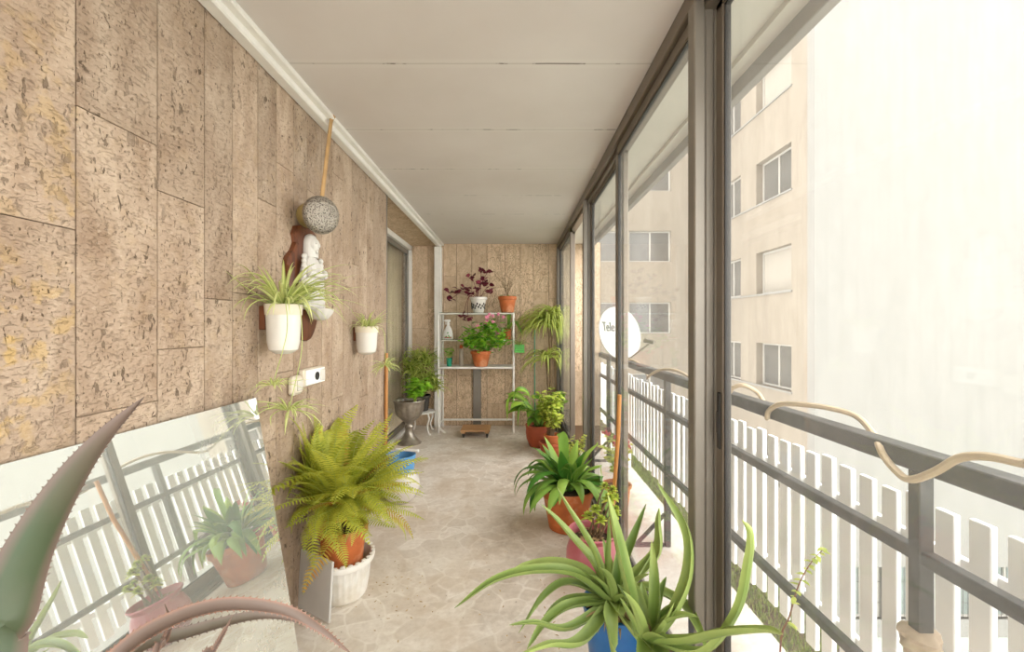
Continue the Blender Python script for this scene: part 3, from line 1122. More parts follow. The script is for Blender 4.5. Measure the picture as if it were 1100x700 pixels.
# wooden plaque with relief figure
yc, zt, zb = 2.17, 1.86, 1.295
root = thing('carved_plaque', (XL, yc, zb), 'dark carved wooden plaque with white religious figure on stone wall', 'wall plaque')
outline = [(0, 0), (.035, .012), (.06, .045), (.075, .085), (.07, .12), (.10, .15), (.125, .20), (.135, .27), (.128, .33), (.142, .355), (.13, .39), (.095, .43), (.075, .47), (.085, .51), (.07, .55), (.03, .568), (0, .572)]
full = [(a, z) for a, z in outline] + [(-a, z) for a, z in reversed(outline[1:-1])]
m = MB()
fr_ = []
for d, sc in ((.001, 1.0), (.022, 1.0), (.030, .94)):
    fr_.append([m.add((XL + d, yc + a * sc * 1.36, zb + (z - .286) * (sc) + .286)) for a, z in full])
n = len(full)
for r0, r1 in zip(fr_, fr_[1:]):
    for k in range(n):
        m.f.append((r0[k], r0[(k + 1) % n], r1[(k + 1) % n], r1[k]))
cidx = m.add((XL + .030, yc, zb + .286))
for k in range(n):
    m.f.append((fr_[-1][k], fr_[-1][(k + 1) % n], cidx))
m.build('board', M['wooddark'], root)
# figure: robed body, veil, head, arms; merged into one surface
m = MB()
yc = 2.155
fx = XL + .052
folds = lambda a, z: 1 + .06 * math.sin(9 * a + z * 14)
bz = zb + .155
m.lathe([(.060, 0), (.078, .012), (.082, .05), (.080, .12), (.072, .18), (.062, .22), (.050, .245), (.030, .262), (.024, .275), (.024, .29)], (fx, yc, bz), 40, .5, Matrix.Diagonal(V((.46, 1.22, 1))), folds)
hz = bz + .315
m.ball((fx + .012, yc - .008, hz), .032, 18, 12, (1.0, .92, 1.2))
m.ball((fx + .045, yc - .014, hz - .004), .0075, 8, 6, (1.0, .7, 1.3))        # nose
m.ball((fx + .037, yc - .012, hz - .021), .008, 8, 6, (.8, 1.2, .5))            # mouth and chin
m.ball((fx + .033, yc - .012, hz - .033), .009, 8, 6)
for sg in (-1, 1):
    m.ball((fx + .040, yc - .012 + sg * .013, hz + .006), .0055, 8, 6, (.7, 1.3, .7))
m.lathe([(.044, -.06), (.044, -.02), (.041, .02), (.03, .045), (.012, .056), (.0001, .058)], (fx - .004, yc, hz), 24, .5, Matrix.Diagonal(V((.8, 1, 1))))   # veil
for sg in (-1, 1):
    m.tube([(fx, yc + sg * .055, bz + .225), (fx + .03, yc + sg * .072, bz + .17), (fx + .062, yc + sg * .012, bz + .165)], [.022, .021, .014], 10)
m.ball((fx + .066, yc, bz + .172), .016, 10, 8, (1, .9, 1.3))
ob = m.build('figure', M['plaster'], root)
md = ob.modifiers.new('one_surface', 'REMESH'); md.mode = 'VOXEL'; md.voxel_size = .0022; md.use_smooth_shade = True
m = MB()
for sg in (-1, 1):
    for k in range(11):
        z = bz + .02 + k * .023
        m.ball((fx + .008, yc + sg * (.110 - .0024 * k), z), .017, 8, 6, (.8, 1, .9))
m.build('ruffled_border', M['plaster'], root)
m = MB()
sc_ = lambda a, z: 1 + .07 * abs(math.sin(6 * a))
m.lathe([(.012, -.052), (.035, -.046), (.055, -.022), (.064, .0), (.062, .004), (.050, -.012), (.03, -.03), (.0001, -.034)], (XL + .094, yc + .005, zb + .155), 48, .5, Matrix.Diagonal(V((.95, 1.0, 1))), sc_)
m.build('shell_basin', M['plaster'], root)


def spider_plant(root, c, n, L, w, lo=-1.02, tone=.25, e=(35, 80), droop=(-75, -20), az=None, center=.95):
    m = MB()
    for i in range(n):
        a = (az[0] + (az[1] - az[0]) * (i + rnd.random()) / n) if az else rnd.uniform(0, 2 * PI)
        l = L * rnd.uniform(.55, 1.1)
        pts, sd = arc(V(c) + V((math.cos(a), math.sin(a), 0)) * .012, a, l, R(rnd.uniform(*e)), R(rnd.uniform(*droop)), 9, 1.1)
        clampx(pts, lo, .6)
        m.ribbon(pts, wprof(10, w * rnd.uniform(.8, 1.2), .25, .55), sd, .22, rnd.uniform(tone - .2, tone + .35), center)
    return m


def wall_planter(base, rw, h, label, n, L, w, e, droop, az):
    """half-round wall pot with a perforated rim band"""
    root = thing('wall_planter', base, label, 'wall planter')
    b = V(base)
    prof = [(.0001, 0), (rw * .45, .004), (rw * .78, .02), (rw * .88, h * .25), (rw * .95, h * .75), (rw * .97, h * .80)]
    MB().lathe(prof + [(rw * .9, h * .8), (rw * .85, h * .6)], b, 32).build('pot', M['ceramic'], root)
    m = MB().lathe([(rw * .975, h * .795), (rw * 1.0, h * .81), (rw * 1.03, h), (rw * .99, h + .003), (rw * .95, h), (rw * .92, h * .82)], b, 32, .5, None, lambda a, z: 1 + .012 * math.sin(16 * a))
    m.build('rim_band', M['cream'], root)
    MB().lathe([(.0001, h * .86), (rw * .9, h * .86), (rw * .9, h * .9), (.0001, h * .93)], b, 20).build('soil', M['soil'], root)
    MB().box((XL + .001, b.y - .018, b.z + h * .5), (b.x - rw * .93, b.y + .018, b.z + h * .98), None, .5, .003).build('bracket', M['wooddark'], root)
    spider_plant(root, b + V((0, 0, h * .92)), n, L, w, -1.025, .3, e, droop, az).build('foliage', M['spider'], root)
    return root


b = V((-.955, 1.815, 1.252))
root = wall_planter(b, .070, .205, 'white wall pot with trailing spider plant beside the wooden plaque', 85, .33, .015, (25, 88), (-95, 20), (-2.3, 2.3))
m = MB()
c0 = b + V((.03, -.01, .19))
ru = catmull([c0, c0 + V((.045, -.02, .02)), c0 + V((.065, -.03, -.08)), c0 + V((.06, -.03, -.2)), at(311, 438, 1.80)], 6)
m.tube(ru, .0018, 5, .6)
m.tube(catmull([c0, c0 + V((.01, -.05, .03)), c0 + V((.03, -.08, -.1)), at(293, 413, 1.74)], 6), .0018, 5, .6)
m.build('runner', M['spider'], root)
m = spider_plant(root, at(293, 413, 1.74), 20, .13, .008, -1.03, .3, (10, 60), (-60, 0))
m.build('plantlet', M['spider'], root)
m = spider_plant(root, at(310, 440, 1.80), 34, .19, .010, -1.03, .35, (0, 60), (-80, -10))
m.build('plantlet', M['spider'], root)
b = V((-.965, 2.87, 1.18))
root = wall_planter(b, .072, .185, 'small white wall pot with short grassy leaves near the glass door', 44, .19, .012, (30, 85), (-60, 30), (-2.4, 2.4))
m = MB()
e_ = at(414, 392, 2.98)
m.tube(catmull([b + V((.03, .0, .17)), b + V((.09, .04, .17)), b + V((.10, .07, .08)), e_], 6), .0018, 5, .6)
m.build('runner', M['spider'], root)
m = spider_plant(root, e_, 34, .15, .011, -1.03, .3, (-20, 70), (-90, -10))
m.build('plantlet', M['spider'], root)

# sockets
root = thing('double_socket', (XL, 2.235, 1.075), 'white two gang power socket plate below the carved plaque', 'socket')
MB().box((XL + .0005, 2.125, 1.072), (XL + .034, 2.345, 1.158), None, .5, .008).build('box', M['cream'], root)
m = MB().box((XL + .034, 2.13, 1.077), (XL + .040, 2.34, 1.153), None, .5, .003)
m.build('plate', M['whitebright'], root)
m = MB()
rx = Matrix.Rotation(R(90), 3, 'Y')
m.lathe([(.019, 0), (.021, .0), (.021, .0045), (.019, .0045), (.0185, .001)], (XL + .0395, 2.245, 1.115), 24, .5, rx)
for dz in (-.008, .008):
    m.ball((XL + .0405, 2.245, 1.115 + dz), .0035, 8, 6)
m.build('outlet', M['rubber'], root)
MB().box((XL + .039, 2.285, 1.085), (XL + .046, 2.33, 1.145), None, .5, .003).build('rocker', M['ceramic'], root)
root = thing('wall_switch', (XL, 2.065, 1.05), 'single cream wall switch left of the socket plate', 'switch')
MB().box((XL + .0005, 2.02, 1.045), (XL + .036, 2.11, 1.135), None, .5, .012).build('box', M['cream'], root)
MB().box((XL + .0355, 2.045, 1.065), (XL + .044, 2.09, 1.115), None, .5, .003).build('rocker', M['ceramic'], root)

# leaning mirror
u = V((.0349, .99939, 0)); nh = V((.99939, -.0349, 0))
tr = V((-1.01, 1.714, 1.089)); br = tr + nh * .186; br.z = 0.002
Lm = 1.30
root = thing('leaning_mirror', br - u * Lm / 2, 'large dusty frameless mirror leaning against the travertine wall', 'mirror')
nn = (nh * 1.087 + V((0, 0, .186))).normalized()
for nm, d0, d1, mt in (('mirror_glass', -.004, 0.0, M['mirror']), ('backing', -.008, -.0042, M['glassedge'])):
    m = MB()
    q = [tr, br, br - u * Lm, tr - u * Lm]
    a = [m.add(p + nn * d1) for p in q]
    bb = [m.add(p + nn * d0) for p in q]
    m.f.append(tuple(a)); m.f.append(tuple(reversed(bb)))
    for k in range(4):
        m.f.append((a[k], bb[k], bb[(k + 1) % 4], a[(k + 1) % 4]))
    m.build(nm, mt, root, None, False)

# fern: white ribbed planter, terracotta pot with fern in it
fb = V((-.875, 2.24, 0))
root = thing('ribbed_planter', fb, 'white ribbed planter on floor under the big fern', 'planter')
rib = lambda a, z: 1 + (.022 * math.cos(28 * a) if .02 < z < .165 else 0)
MB().lathe([(.105, 0), (.115, .01), (.118, .02), (.128, .09), (.137, .165), (.140, .168), (.152, .175), (.156, .19), (.153, .202), (.145, .205), (.138, .19), (.125, .08), (.11, .022), (.0001, .02)], fb, 112, .5, None, rib).build('planter_body', M['plasticwhite'], root)
m = MB()
for i in range(26):
    a = i * 2 * PI / 26
    m.ball(fb + V((.146 * math.cos(a), .146 * math.sin(a), .207 + rnd.uniform(-.002, .004))), .013, 7, 5, (1, 1, .45))
m.build('crumpled_liner', M['plasticwhite'], root)
pb = fb + V((0, 0, .025))
root = thing('potted_fern', pb, 'large yellow green fern in terracotta pot beside the mirror', 'fern')
make_pot(root, M['terra'], .085, .122, .33, rimh=.045)
m = MB()
rc = MB()


def frond(a, L, e0, e1, tone, c):
    pts, sd = arc(c, a, L, e0, e1, 30, 1.0)
    clampx(pts, -1.02, .6)
    # keep off the mirror's edge
    for p in pts:
        if p.y < 1.72 and p.x < -.7:
            p.y = 1.72 + (p.y - 1.72) * .2
        wv, ph = fr.uniform(.01, .05), fr.uniform(0, 6)
    for i, p in enumerate(pts):
        t = i / 30
        p += sd * (wv * t * math.sin(t * 4 + ph)) * 1.6
    clampx(pts, -1.02, .6)
    rc.tube(pts[::3], .0012, 4, .5)
    N = len(pts) - 1
    for i in range(3, N + 1):
        t = i / N
        pl = L * .13 * math.sin(PI * min(1, .12 + t * .88)) ** .8 * (1.0 if t < .5 else (1.15 - .3 * t))
        pl = min(pl, .045) * rnd.uniform(.85, 1.1)
        tn = (pts[i] - pts[i - 1]).normalized()
        s2 = (sd - tn * sd.dot(tn)).normalized()
        up = s2.cross(tn)
        for sg in (-1, 1):
            d = (s2 * sg + tn * .35 - up * .0).normalized()
            p0 = pts[i]
            drop = V((0, 0, -1)) * pl * .22
            q = [p0, p0 + d * pl * .5 + drop * .15, p0 + d * pl + drop]
            clampx(q, -1.028, .6)
            w = L / 30 * .58
            m.ribbon(q, [w * .8, w, w * .25], tn, .1, tone + rnd.uniform(-.12, .12))


fr = random.Random(2)
cc_ = pb + V((-0.02, 0, .40))
for i in range(230):
    a = fr.uniform(-PI, PI)
    wallward = max(0, -math.cos(a))
    L = fr.uniform(.34, .54)
    e0 = R(fr.uniform(18, 88) if wallward < .3 else fr.uniform(55, 89))
    e1 = e0 - R(fr.uniform(45, 150)) * (.35 + .65 * fr.random())
    if abs(a) < .9:
        L *= .82
    if e0 > R(65):
        L *= 1.05
    if e0 < R(45) and -2.9 < a < -.6:
        L *= .74
    tone = fr.uniform(.1, 1.0) if fr.random() > .06 else fr.uniform(1.4, 1.8)
    frond(a, L, e0, e1, tone, cc_ + V((.05 * math.cos(a), .05 * math.sin(a), fr.uniform(-.06, .10))))
frond(.75, .60, R(52), R(-20), .6, cc_)
m.build('foliage', M['fern'], root)
rc.build('stalks', M['palm'], root)

# small white board leaning in front of the fern pot
a, bq = V((-.845, 2.02, 0)), V((-1.03, 2.13, 0))
uu = (bq - a).normalized(); nb = V((-uu.y, uu.x, 0))
nb = nb if nb.y < 0 else -nb
mt = Matrix((uu, -nb, V((0, 0, 1)))).transposed().to_4x4()
mt.translation = a
mt = mt @ Matrix.Rotation(R(-4), 4, 'X')
m = MB().box((0, -.012, 0.001), (.24, 0, .275), mt, .5, .002)
tag(m.build('panel_board', simple('grey_white_board', 'c9c4bd', .5, 0, .05, 5), None, a), 'small grey white board leaning between mirror and ribbed planter', 'board')

# round white pot with blue rim and a pale stick
wb = V((-.885, 3.42, 0))
root = thing('round_pot', wb, 'round white pot with pale blue rim standing behind the fern', 'pot')
MB().lathe([(.06, 0), (.075, .004), (.115, .04), (.145, .10), (.148, .15), (.13, .205), (.108, .235), (.10, .245)], wb, 40).build('pot', M['ceramic'], root)
MB().lathe([(.099, .244), (.104, .25), (.108, .30), (.118, .365), (.114, .368), (.103, .36), (.095, .28), (.0001, .275)], wb, 40).build('rim', M['bluerim'], root)
MB().lathe([(.0001, .285), (.094, .285), (.094, .30), (.05, .315), (.0001, .32)], wb, 20).build('soil', M['dryleaf'], root)
m = MB().tube([wb + V((-.05, .06, .39)), wb + V((.14, -.0, .395))], .012, 10)
tag(m.build('stick', M['whitebright'], None, wb + V((0, 0, .375))), 'short white stick lying across the blue rimmed pot', 'stick')
# cane at the wall end
m = MB().tube([V((-1.03, 3.50, 0)), V((-1.032, 3.53, .6)), V((-1.033, 3.55, 1.15))], .0135, 12)
tag(m.build('wooden_cane', M['woodcane'], None, (-1.03, 3.5, 0)), 'brown wooden cane standing at the end of the left wall', 'cane')

# ================================================================== FAR END, LEFT
ub = V((-1.225, 5.12, 0))
root = thing('metal_urn', ub, 'tarnished metal goblet urn with leafy green plant by glass door', 'urn')
flute = lambda a, z: 1 + (.03 * math.cos(14 * a) if .30 < z < .46 else 0)
MB().lathe([(.14, 0), (.142, .012), (.128, .025), (.10, .05), (.065, .09), (.048, .13), (.044, .17), (.052, .185), (.056, .20), (.046, .215), (.048, .235), (.06, .255), (.10, .29), (.145, .34), (.165, .40), (.168, .45), (.175, .485), (.182, .50), (.178, .508), (.165, .50), (.15, .45), (.0001, .44)], ub, 84, .5, None, flute).build('urn_body', M['pewter'], root)
MB().lathe([(.0001, .455), (.152, .455), (.15, .475), (.0001, .485)], ub, 20).build('soil', M['soil'], root)
st, lv = MB(), MB()
bush(st, lv, ub + V((.07, -.03, .47)), .26, 1.2, 18, 12, .11, .62, (.2, 1.0), -1.39, -.8, .25, az0=-1.9, az1=1.6, petiole=.04)
st.build('stems', M['palm'], root); lv.build('foliage', M['geranium'], root)

tb = V((-1.19, 5.62, 0))
root = thing('plant_stand', tb, 'low white metal plant stand with curved legs behind urn', 'plant stand')
MB().lathe([(.17, .262), (.185, .266), (.185, .28), (.17, .284), (.0001, .282)], tb, 36).build('top', M['white'], root)
for k in range(4):
    a = R(45 + 90 * k)
    d = V((math.cos(a), math.sin(a), 0))
    MB().tube(catmull([tb + d * .15 + V((0, 0, .262)), tb + d * .175 + V((0, 0, .2)), tb + d * .14 + V((0, 0, .1)), tb + d * .17 + V((0, 0, .02)), tb + d * .20 + V((0, 0, .012))], 5), .011, 8).build('leg', M['white'], root)
p0 = tb + V((0, 0, .286))
root = thing('potted_palm', p0, 'bushy narrow leaved palm in dark pot on the white stand', 'palm')
make_pot(root, M['darkpot'], .09, .12, .20)
st, lv = MB(), MB()
for i in range(11):
    a = rnd.uniform(0, 2 * PI)
    q = p0 + V((.03 * math.cos(a), .03 * math.sin(a), .18))
    H = rnd.uniform(.12, .56)
    e_ = q + V((rnd.uniform(-.12, .16), rnd.uniform(-.12, .1), H))
    st.tube([q, q.lerp(e_, .5) + V((0, 0, .03)), e_], [.009, .008, .006], 6)
    for k in range(44):
        aa = rnd.uniform(0, 2 * PI)
        pts, sd = arc(e_ - V((0, 0, rnd.uniform(0, .12))), aa, rnd.uniform(.18, .36), R(rnd.uniform(15, 85)), R(rnd.uniform(-80, 0)), 6)
        clampx(pts, -1.39, -.75)
        for p in pts:
            p.y = min(p.y, 5.9)
            if p.y > 5.57:
                p.x = min(p.x, -.985)
        lv.ribbon(pts, wprof(7, .022, .3, .5), sd, .2, rnd.uniform(0, 1))
st.build('stems', M['bark'], root); lv.build('foliage', M['palm'], root)

# ------------------------------------------------------------------ shelf rack
rb = V((-.485, 5.76, 0))
X0, X1, Y0, Y1 = -.965, -.005, 5.60, 5.96
root = thing('shelf_rack', rb, 'white metal rack with glass shelves against the end wall', 'shelf')
knob = lambda z: .012 + .0025 * (1 if int(z / .055) % 2 else 0)
for (xx, yy) in ((X0, Y0), (X1, Y0), (X0, Y1), (X1, Y1)):
    zs = [k * .0275 for k in range(int((1.545 if yy == Y1 else 1.545) / .0275) + 1)]
    MB().tube([(xx, yy, max(.001, z)) for z in zs], [knob(z) for z in zs], 8).build('post', M['white'], root)
SH = [.845, 1.19, 1.54]
for k, z in enumerate(SH):
    m = MB()
    r = .012 if k == 0 else .007
    yq = 5.78 if k == 1 else Y0
    for (p, q) in (((X0, yq), (X1, yq)), ((X0, Y1), (X1, Y1)), ((X0, Y0), (X0, Y1)), ((X1, Y0), (X1, Y1))):
        m.tube([(p[0], p[1], z - .012), (q[0], q[1], z - .012)], r, 8)
    s = m.build('shelf_frame', M['white'], root)
    MB().box((X0 + .004, 5.78 if k == 1 else Y0 - .008, z - .004), (X1 - .004, Y1 + .005, z + .003), None, .5, .001).build('glass_shelf', M['glassshelf'] if k else M['white'], s)
m = MB()
m.tube([(X0, Y1 - .02, .10), (X1, Y1 - .02, .10)], .014, 8)
m.tube([(X0, Y0, .10), (X0, Y1, .10)], .011, 8); m.tube([(X1, Y0, .10), (X1, Y1, .10)], .011, 8)
m.build('stretcher', M['white'], root)
for sg, xx in ((1, X0), (-1, X1)):
    pts = [V((xx + sg * (.0 + .10 * t), Y0 - .02 - .02 * t, .11 - .10 * t ** .6 if t < .9 else .018)) for t in [0, .2, .4, .6, .8, 1]]
    if sg == 1:
        MB().tube(catmull(pts, 4), .012, 8).build('scroll_foot', M['white'], root)
m = MB().box((-.56, 6.0, 0.001), (-.45, 6.028, .82), None, .5, .004)
tag(m.build('grey_plank', M['alulight'], None, (-.5, 6.01, 0)), 'narrow upright grey plank against end wall below the rack', 'plank')

# dolly
db = V((-.475, 5.50, 0))
root = thing('plant_dolly', db, 'low wooden plant dolly on small castors below the rack', 'dolly')
m = MB()
for k in range(3):
    m.box((db.x - .18, db.y - .16 + k * .108, .075), (db.x + .18, db.y - .058 + k * .108, .098), None, .5, .004)
m.box((db.x - .17, db.y - .15, .055), (db.x - .12, db.y + .15, .0745)); m.box((db.x + .12, db.y - .15, .055), (db.x + .17, db.y + .15, .0745))
m.build('platform', M['woodboard'], root)
ry = Matrix.Rotation(R(90), 3, 'Y')
for sx_ in (-1, 1):
    for sy_ in (-1, 1):
        m = MB()
        cxx = (db.x + sx_ * .145, db.y + sy_ * .125, .0235)
        m.lathe([(.008, -.011), (.021, -.011), (.023, -.006), (.023, .006), (.021, .011), (.008, .011)], cxx, 18, .5, ry)
        m.box((cxx[0] - .016, cxx[1] - .008, .022), (cxx[0] - .0125, cxx[1] + .008, .054)); m.box((cxx[0] + .0125, cxx[1] - .008, .022), (cxx[0] + .016, cxx[1] + .008, .054))
        m.box((cxx[0] - .016, cxx[1] - .01, .046), (cxx[0] + .016, cxx[1] + .01, .0545))
        m.build('castor', M['darkpot'], root)


# things on the shelves
def shelf_pt(px, z, y=5.76):
    return V(((px - CX) / F * y, y, z + .0035))


b = shelf_pt(514, SH[2])
root = thing('purple_plant', b, 'purple leaved plant in white patterned pot on top shelf', 'plant')
make_pot(root, M['ceramic'], .068, .115, .205, rimh=.035)
m = MB()
for k in range(16):
    a = -PI / 2 + (k - 7.5) * .19
    z = .06 + .07 * ((k * 7) % 5) / 5
    r = .07 + (.103 - .07) * z / .17
    m.ball(b + V((math.cos(a) * (r + .001), math.sin(a) * (r + .001), z)), .016, 8, 5, (.7, .22, 1))
m.build('leaf_pattern', M['decal'], root)
st, lv = MB(), MB()
for (px, py, yy) in ((492, 313, 5.72), (507, 297, 5.74), (517, 290, 5.76), (523, 293, 5.72), (516, 305, 5.7), (525, 307, 5.78), (499, 309, 5.74), (504, 316, 5.72), (484, 314, 5.70), (484, 321, 5.72), (497, 340, 5.58), (502, 342, 5.58), (511, 312, 5.74), (527, 314, 5.74), (520, 300, 5.80)):
    e_ = at(px, py, yy)
    s0 = b + V((rnd.uniform(-.04, .04), rnd.uniform(-.03, .03), .18))
    mid = s0.lerp(e_, .5) + V((0, -.04, .10 if py > 318 else .02))
    if py > 330:
        mid = b + V((-.10, -.24, .20))
    st.tube(catmull([s0, mid, e_], 5), .003, 5)
    for k in range(6):
        broadleaf(lv, e_ + V((rnd.gauss(0, .015), rnd.gauss(0, .015), rnd.gauss(0, .015))), k * 1.05 + rnd.random(), rnd.uniform(.06, .09), .06, R(rnd.uniform(0, 80)), R(rnd.uniform(-80, 0)), rnd.uniform(0, .9), rnd.uniform(-1.2, 1.2))
st.build('stems', M['purple'], root); lv.build('foliage', M['purple'], root)

b = shelf_pt(545, SH[2])
root = thing('potted_succulent', b, 'terracotta pot with low green plant at right of top shelf', 'plant')
make_pot(root, M['terra'], .080, .122, .215, rimh=.045)
st, lv = MB(), MB()
for i in range(26):
    a = rnd.uniform(0, 2 * PI)
    broadleaf(lv, b + V((.05 * math.cos(a), .05 * math.sin(a), .19)), a, rnd.uniform(.05, .10), .03, R(rnd.uniform(20, 80)), R(rnd.uniform(-30, 20)), rnd.uniform(.0, .6))
for i in range(18):
    a = rnd.uniform(0, 2 * PI)
    pts, _ = arc(b + V((0, 0, .19)), a, rnd.uniform(.2, .42), R(80), R(rnd.uniform(30, 75)), 6)
    for p in pts:
        p.y = min(p.y, 6.0)
    st.tube(pts, .0014, 4)
    for k in range(4):
        q = pts[rnd.randint(3, 6)]
        z, _ = arc(q, rnd.uniform(0, 6.3), rnd.uniform(.02, .06), R(60), R(10), 2)
        st.tube(z, .001, 3)
st.build('dry_twigs', M['bark'], root); lv.build('foliage', M['broad'], root)

# middle shelf: spray bottle, little pot
b = shelf_pt(481.5, SH[1], 5.87)
root = thing('spray_bottle', b, 'white spray bottle with red label on left of middle shelf', 'spray bottle')
el = Matrix.Diagonal(V((1, .62, 1)))
MB().lathe([(.06, 0), (.066, .006), (.066, .05), (.058, .10), (.040, .145), (.026, .17), (.018, .185), (.018, .20)], b, 28, .5, el).build('bottle', M['whitebright'], root)
m = MB()
m.lathe([(.022, .197), (.022, .215), (.016, .22), (.014, .235)], b, 16)
m.box(b + V((-.045, -.012, .232)), b + V((.03, .012, .262)), None, .5, .005)
m.box(b + V((-.06, -.007, .240)), b + V((-.045, .007, .256)), None, .5, .002)
m.tube([b + V((-.025, 0, .235)), b + V((-.034, 0, .215)), b + V((-.03, 0, .195))], .005, 6)
m.build('trigger_head', M['whitebright'], root)
m = MB()
for i in range(9):
    a0 = -PI / 2 - .75 + 1.5 * i / 8
    r = lambda z: .0665 if z < .05 else .0665 - (z - .05) * .2
    for z in (.018, .10):
        m.add(b + V((math.cos(a0) * (r(z) + .0012), math.sin(a0) * (r(z) + .0012) * .62, z)))
for i in range(8):
    m.f.append((2 * i, 2 * i + 2, 2 * i + 3, 2 * i + 1))
lab = m.build('label', M['redplastic'], root)
md = lab.modifiers.new('thickness', 'SOLIDIFY'); md.thickness = .0008
m = MB()
for q, (dx, dz) in enumerate(((-.02, .035), (.012, .05), (.0, .085), (.02, .03))):
    m.ball(b + V((dx, -.0432 + abs(dx) * .18 + (.006 if dz > .07 else 0), dz)), .010, 8, 5, (1, .2, 1))
m.build('label_print', M['greenplastic'], lab)

b = shelf_pt(545.3, SH[1], 5.86)
root = thing('orchid', b, 'long leaved orchid in small terracotta pot on middle shelf', 'plant')
make_pot(root, M['terrash'], .042, .054, .135, rimh=.02, rim=.006)
lv = MB()
for (px1, py1, px2, py2, w) in ((546, 340, 543, 326, .05), (550, 346, 559, 344, .055), (553, 344, 562, 360, .05), (540, 352, 539, 364, .03), (547, 345, 549, 333, .03)):
    pts = catmull([b + V((0, 0, .115)), at(px1, py1, 5.80), at(px2, py2, 5.74)], 5)
    lv.ribbon(pts, wprof(len(pts), w, .55, .4), V((.8, .5, .1)), .15, rnd.uniform(.2, .7))
lv.build('foliage', M['strapgreen'], root)

b = V((X1 + .075, 5.575, EYE - 28.5 / F * 5.575))
root = thing('hanging_basket', b, 'bright green plastic basket hooked on right side of rack', 'basket')
m = MB()
m.box(b + V((-.06, -.045, 0)), b + V((.06, .045, .006)))
for z in (.006, .032, .058, .084):
    for (lo_, hi_) in (((-.062, -.047), (.062, -.041)), ((-.062, .041), (.062, .047)), ((-.062, -.041), (-.056, .041)), ((.056, -.041), (.062, .041))):
        m.box(b + V((lo_[0], lo_[1], z)), b + V((hi_[0], hi_[1], z + .017)))
for k in range(9):
    xx = -.059 + k * .01475
    for yy in (-.044, .044):
        m.box(b + V((xx - .003, yy - .002, .004)), b + V((xx + .003, yy + .002, .1)))
m.build('basket', M['greenplastic'], root)
MB().tube(catmull([b + V((-.058, 0, .09)), b + V((-.062, .0, .13)), b + V((-.075, .012, .15)), b + V((-.09, .02, .125))], 4), .003, 6).build('hook', M['greenplastic'], root)
MB().box(b + V((-.055, -.04, .007)), b + V((.055, .04, .08))).build('soil', M['soil'], root)
lv = spider_plant(root, b + V((0, 0, .08)), 16, .22, .012, -1, .3, (30, 80), (-60, 20))
lv.build('foliage', M['strapgreen'], root)

# lower shelf: geranium, bottle, little green pot
b = shelf_pt(516.5, SH[0], 5.64)
root = thing('potted_kalanchoe', b, 'bright green bush with pink flowers in terracotta pot on lowest shelf', 'plant')
make_pot(root, M['terra'], .085, .132, .20, rimh=.04)
st, lv, fl = MB(), MB(), MB()
c0 = b + V((0, 0, .18))
for i in range(26):
    e_ = at(rnd.uniform(502, 538), rnd.uniform(343, 373), 5.60 + rnd.uniform(-.14, .08))
    st.tube(catmull([c0, c0.lerp(e_, .5) + V((0, 0, .05)), e_], 4), .004, 5)
    for k in range(20):
        p = e_ + V((rnd.gauss(0, .045), min(.04, rnd.gauss(0, .035)), rnd.gauss(0, .045)))
        broadleaf(lv, p, rnd.uniform(PI, 2 * PI) if rnd.random() < .7 else rnd.uniform(0, PI), rnd.uniform(.055, .085), .052, R(rnd.uniform(0, 60)), R(rnd.uniform(-60, -10)), rnd.uniform(0, 1), rnd.uniform(-.8, .8))
for q in lv.v:
    pass
lv.v = [(x, min(y, 5.755), z) for x, y, z in lv.v]
st.build('stems', M['palm'], root); lv.build('foliage', M['geranium'], root)
for i in range(12):
    c = at(rnd.uniform(510, 541), rnd.uniform(337, 347) if i < 9 else rnd.uniform(350, 360), 5.50 + rnd.uniform(-.04, .08))
    fl = MB()
    for k in range(5):
        a = k * 1.2566
        fl.ball(c + V((.012 * math.cos(a), -.004, .012 * math.sin(a))), .010, 6, 4, (1, .5, 1))
    fl.ball(c, .008, 6, 4)
    fl.build('flower', M['flower'], root)
b = shelf_pt(495.5, SH[0], 5.74)
root = thing('bottle', b, 'slim grey bottle with orange cap on lowest shelf', 'bottle')
MB().lathe([(.026, 0), (.029, .004), (.029, .18), (.024, .205), (.013, .222), (.013, .23)], b, 20).build('bottle_body', M['clearbottle'], root)
MB().lathe([(.018, .229), (.021, .232), (.021, .262), (.012, .272), (.006, .282)], b, 16).build('cap', M['orangecap'], root)
b = shelf_pt(482.5, SH[0], 5.66)
root = thing('small_pot', b, 'little teal green pot with sprig at left end of lowest shelf', 'plant')
make_pot(root, M['tealplastic'], .030, .042, .11, rimh=.015, rim=.005)
st, lv = MB(), MB()
bush(st, lv, b + V((0, 0, .09)), .16, .9, 8, 6, .05, .6, (.1, .9), -1.3, 0)
st.build('stems', M['palm'], root); lv.build('foliage', M['geranium'], root)

# ================================================================== FAR END, RIGHT
# dracaena in the corner
b = V((.46, 5.72, 0))
root = thing('dracaena', b, 'tall dracaena with hanging strap leaves in the far right corner', 'plant')
make_pot(root, M['darkpot'], .10, .14, .26)
st, lv = MB(), MB()
for (dx, dy, H, n, L) in ((.0, .0, 1.44, 130, .66), (-.04, -.05, 1.0, 40, .5), (.03, .05, 1.58, 40, .42)):
    e_ = b + V((dx, dy, H))
    st.tube(catmull([b + V((dx * .3, dy * .3, .22)), b + V((dx * .8 + .02, dy * .8, H * .5)), e_], 6), .014, 8)
    for i in range(n):
        a = rnd.uniform(0, 2 * PI)
        pts, sd = arc(e_ - V((0, 0, rnd.uniform(0, .10))), a, L * rnd.uniform(.6, 1.1), R(rnd.uniform(25, 80)), R(rnd.uniform(-95, -50)), 9, .9)
        clampx(pts, .05, .585)
        for p in pts:
            p.y = min(p.y, 6.0)
        lv.ribbon(pts, wprof(10, .030, .3, .5), sd, .2, rnd.uniform(0, .7), .95)
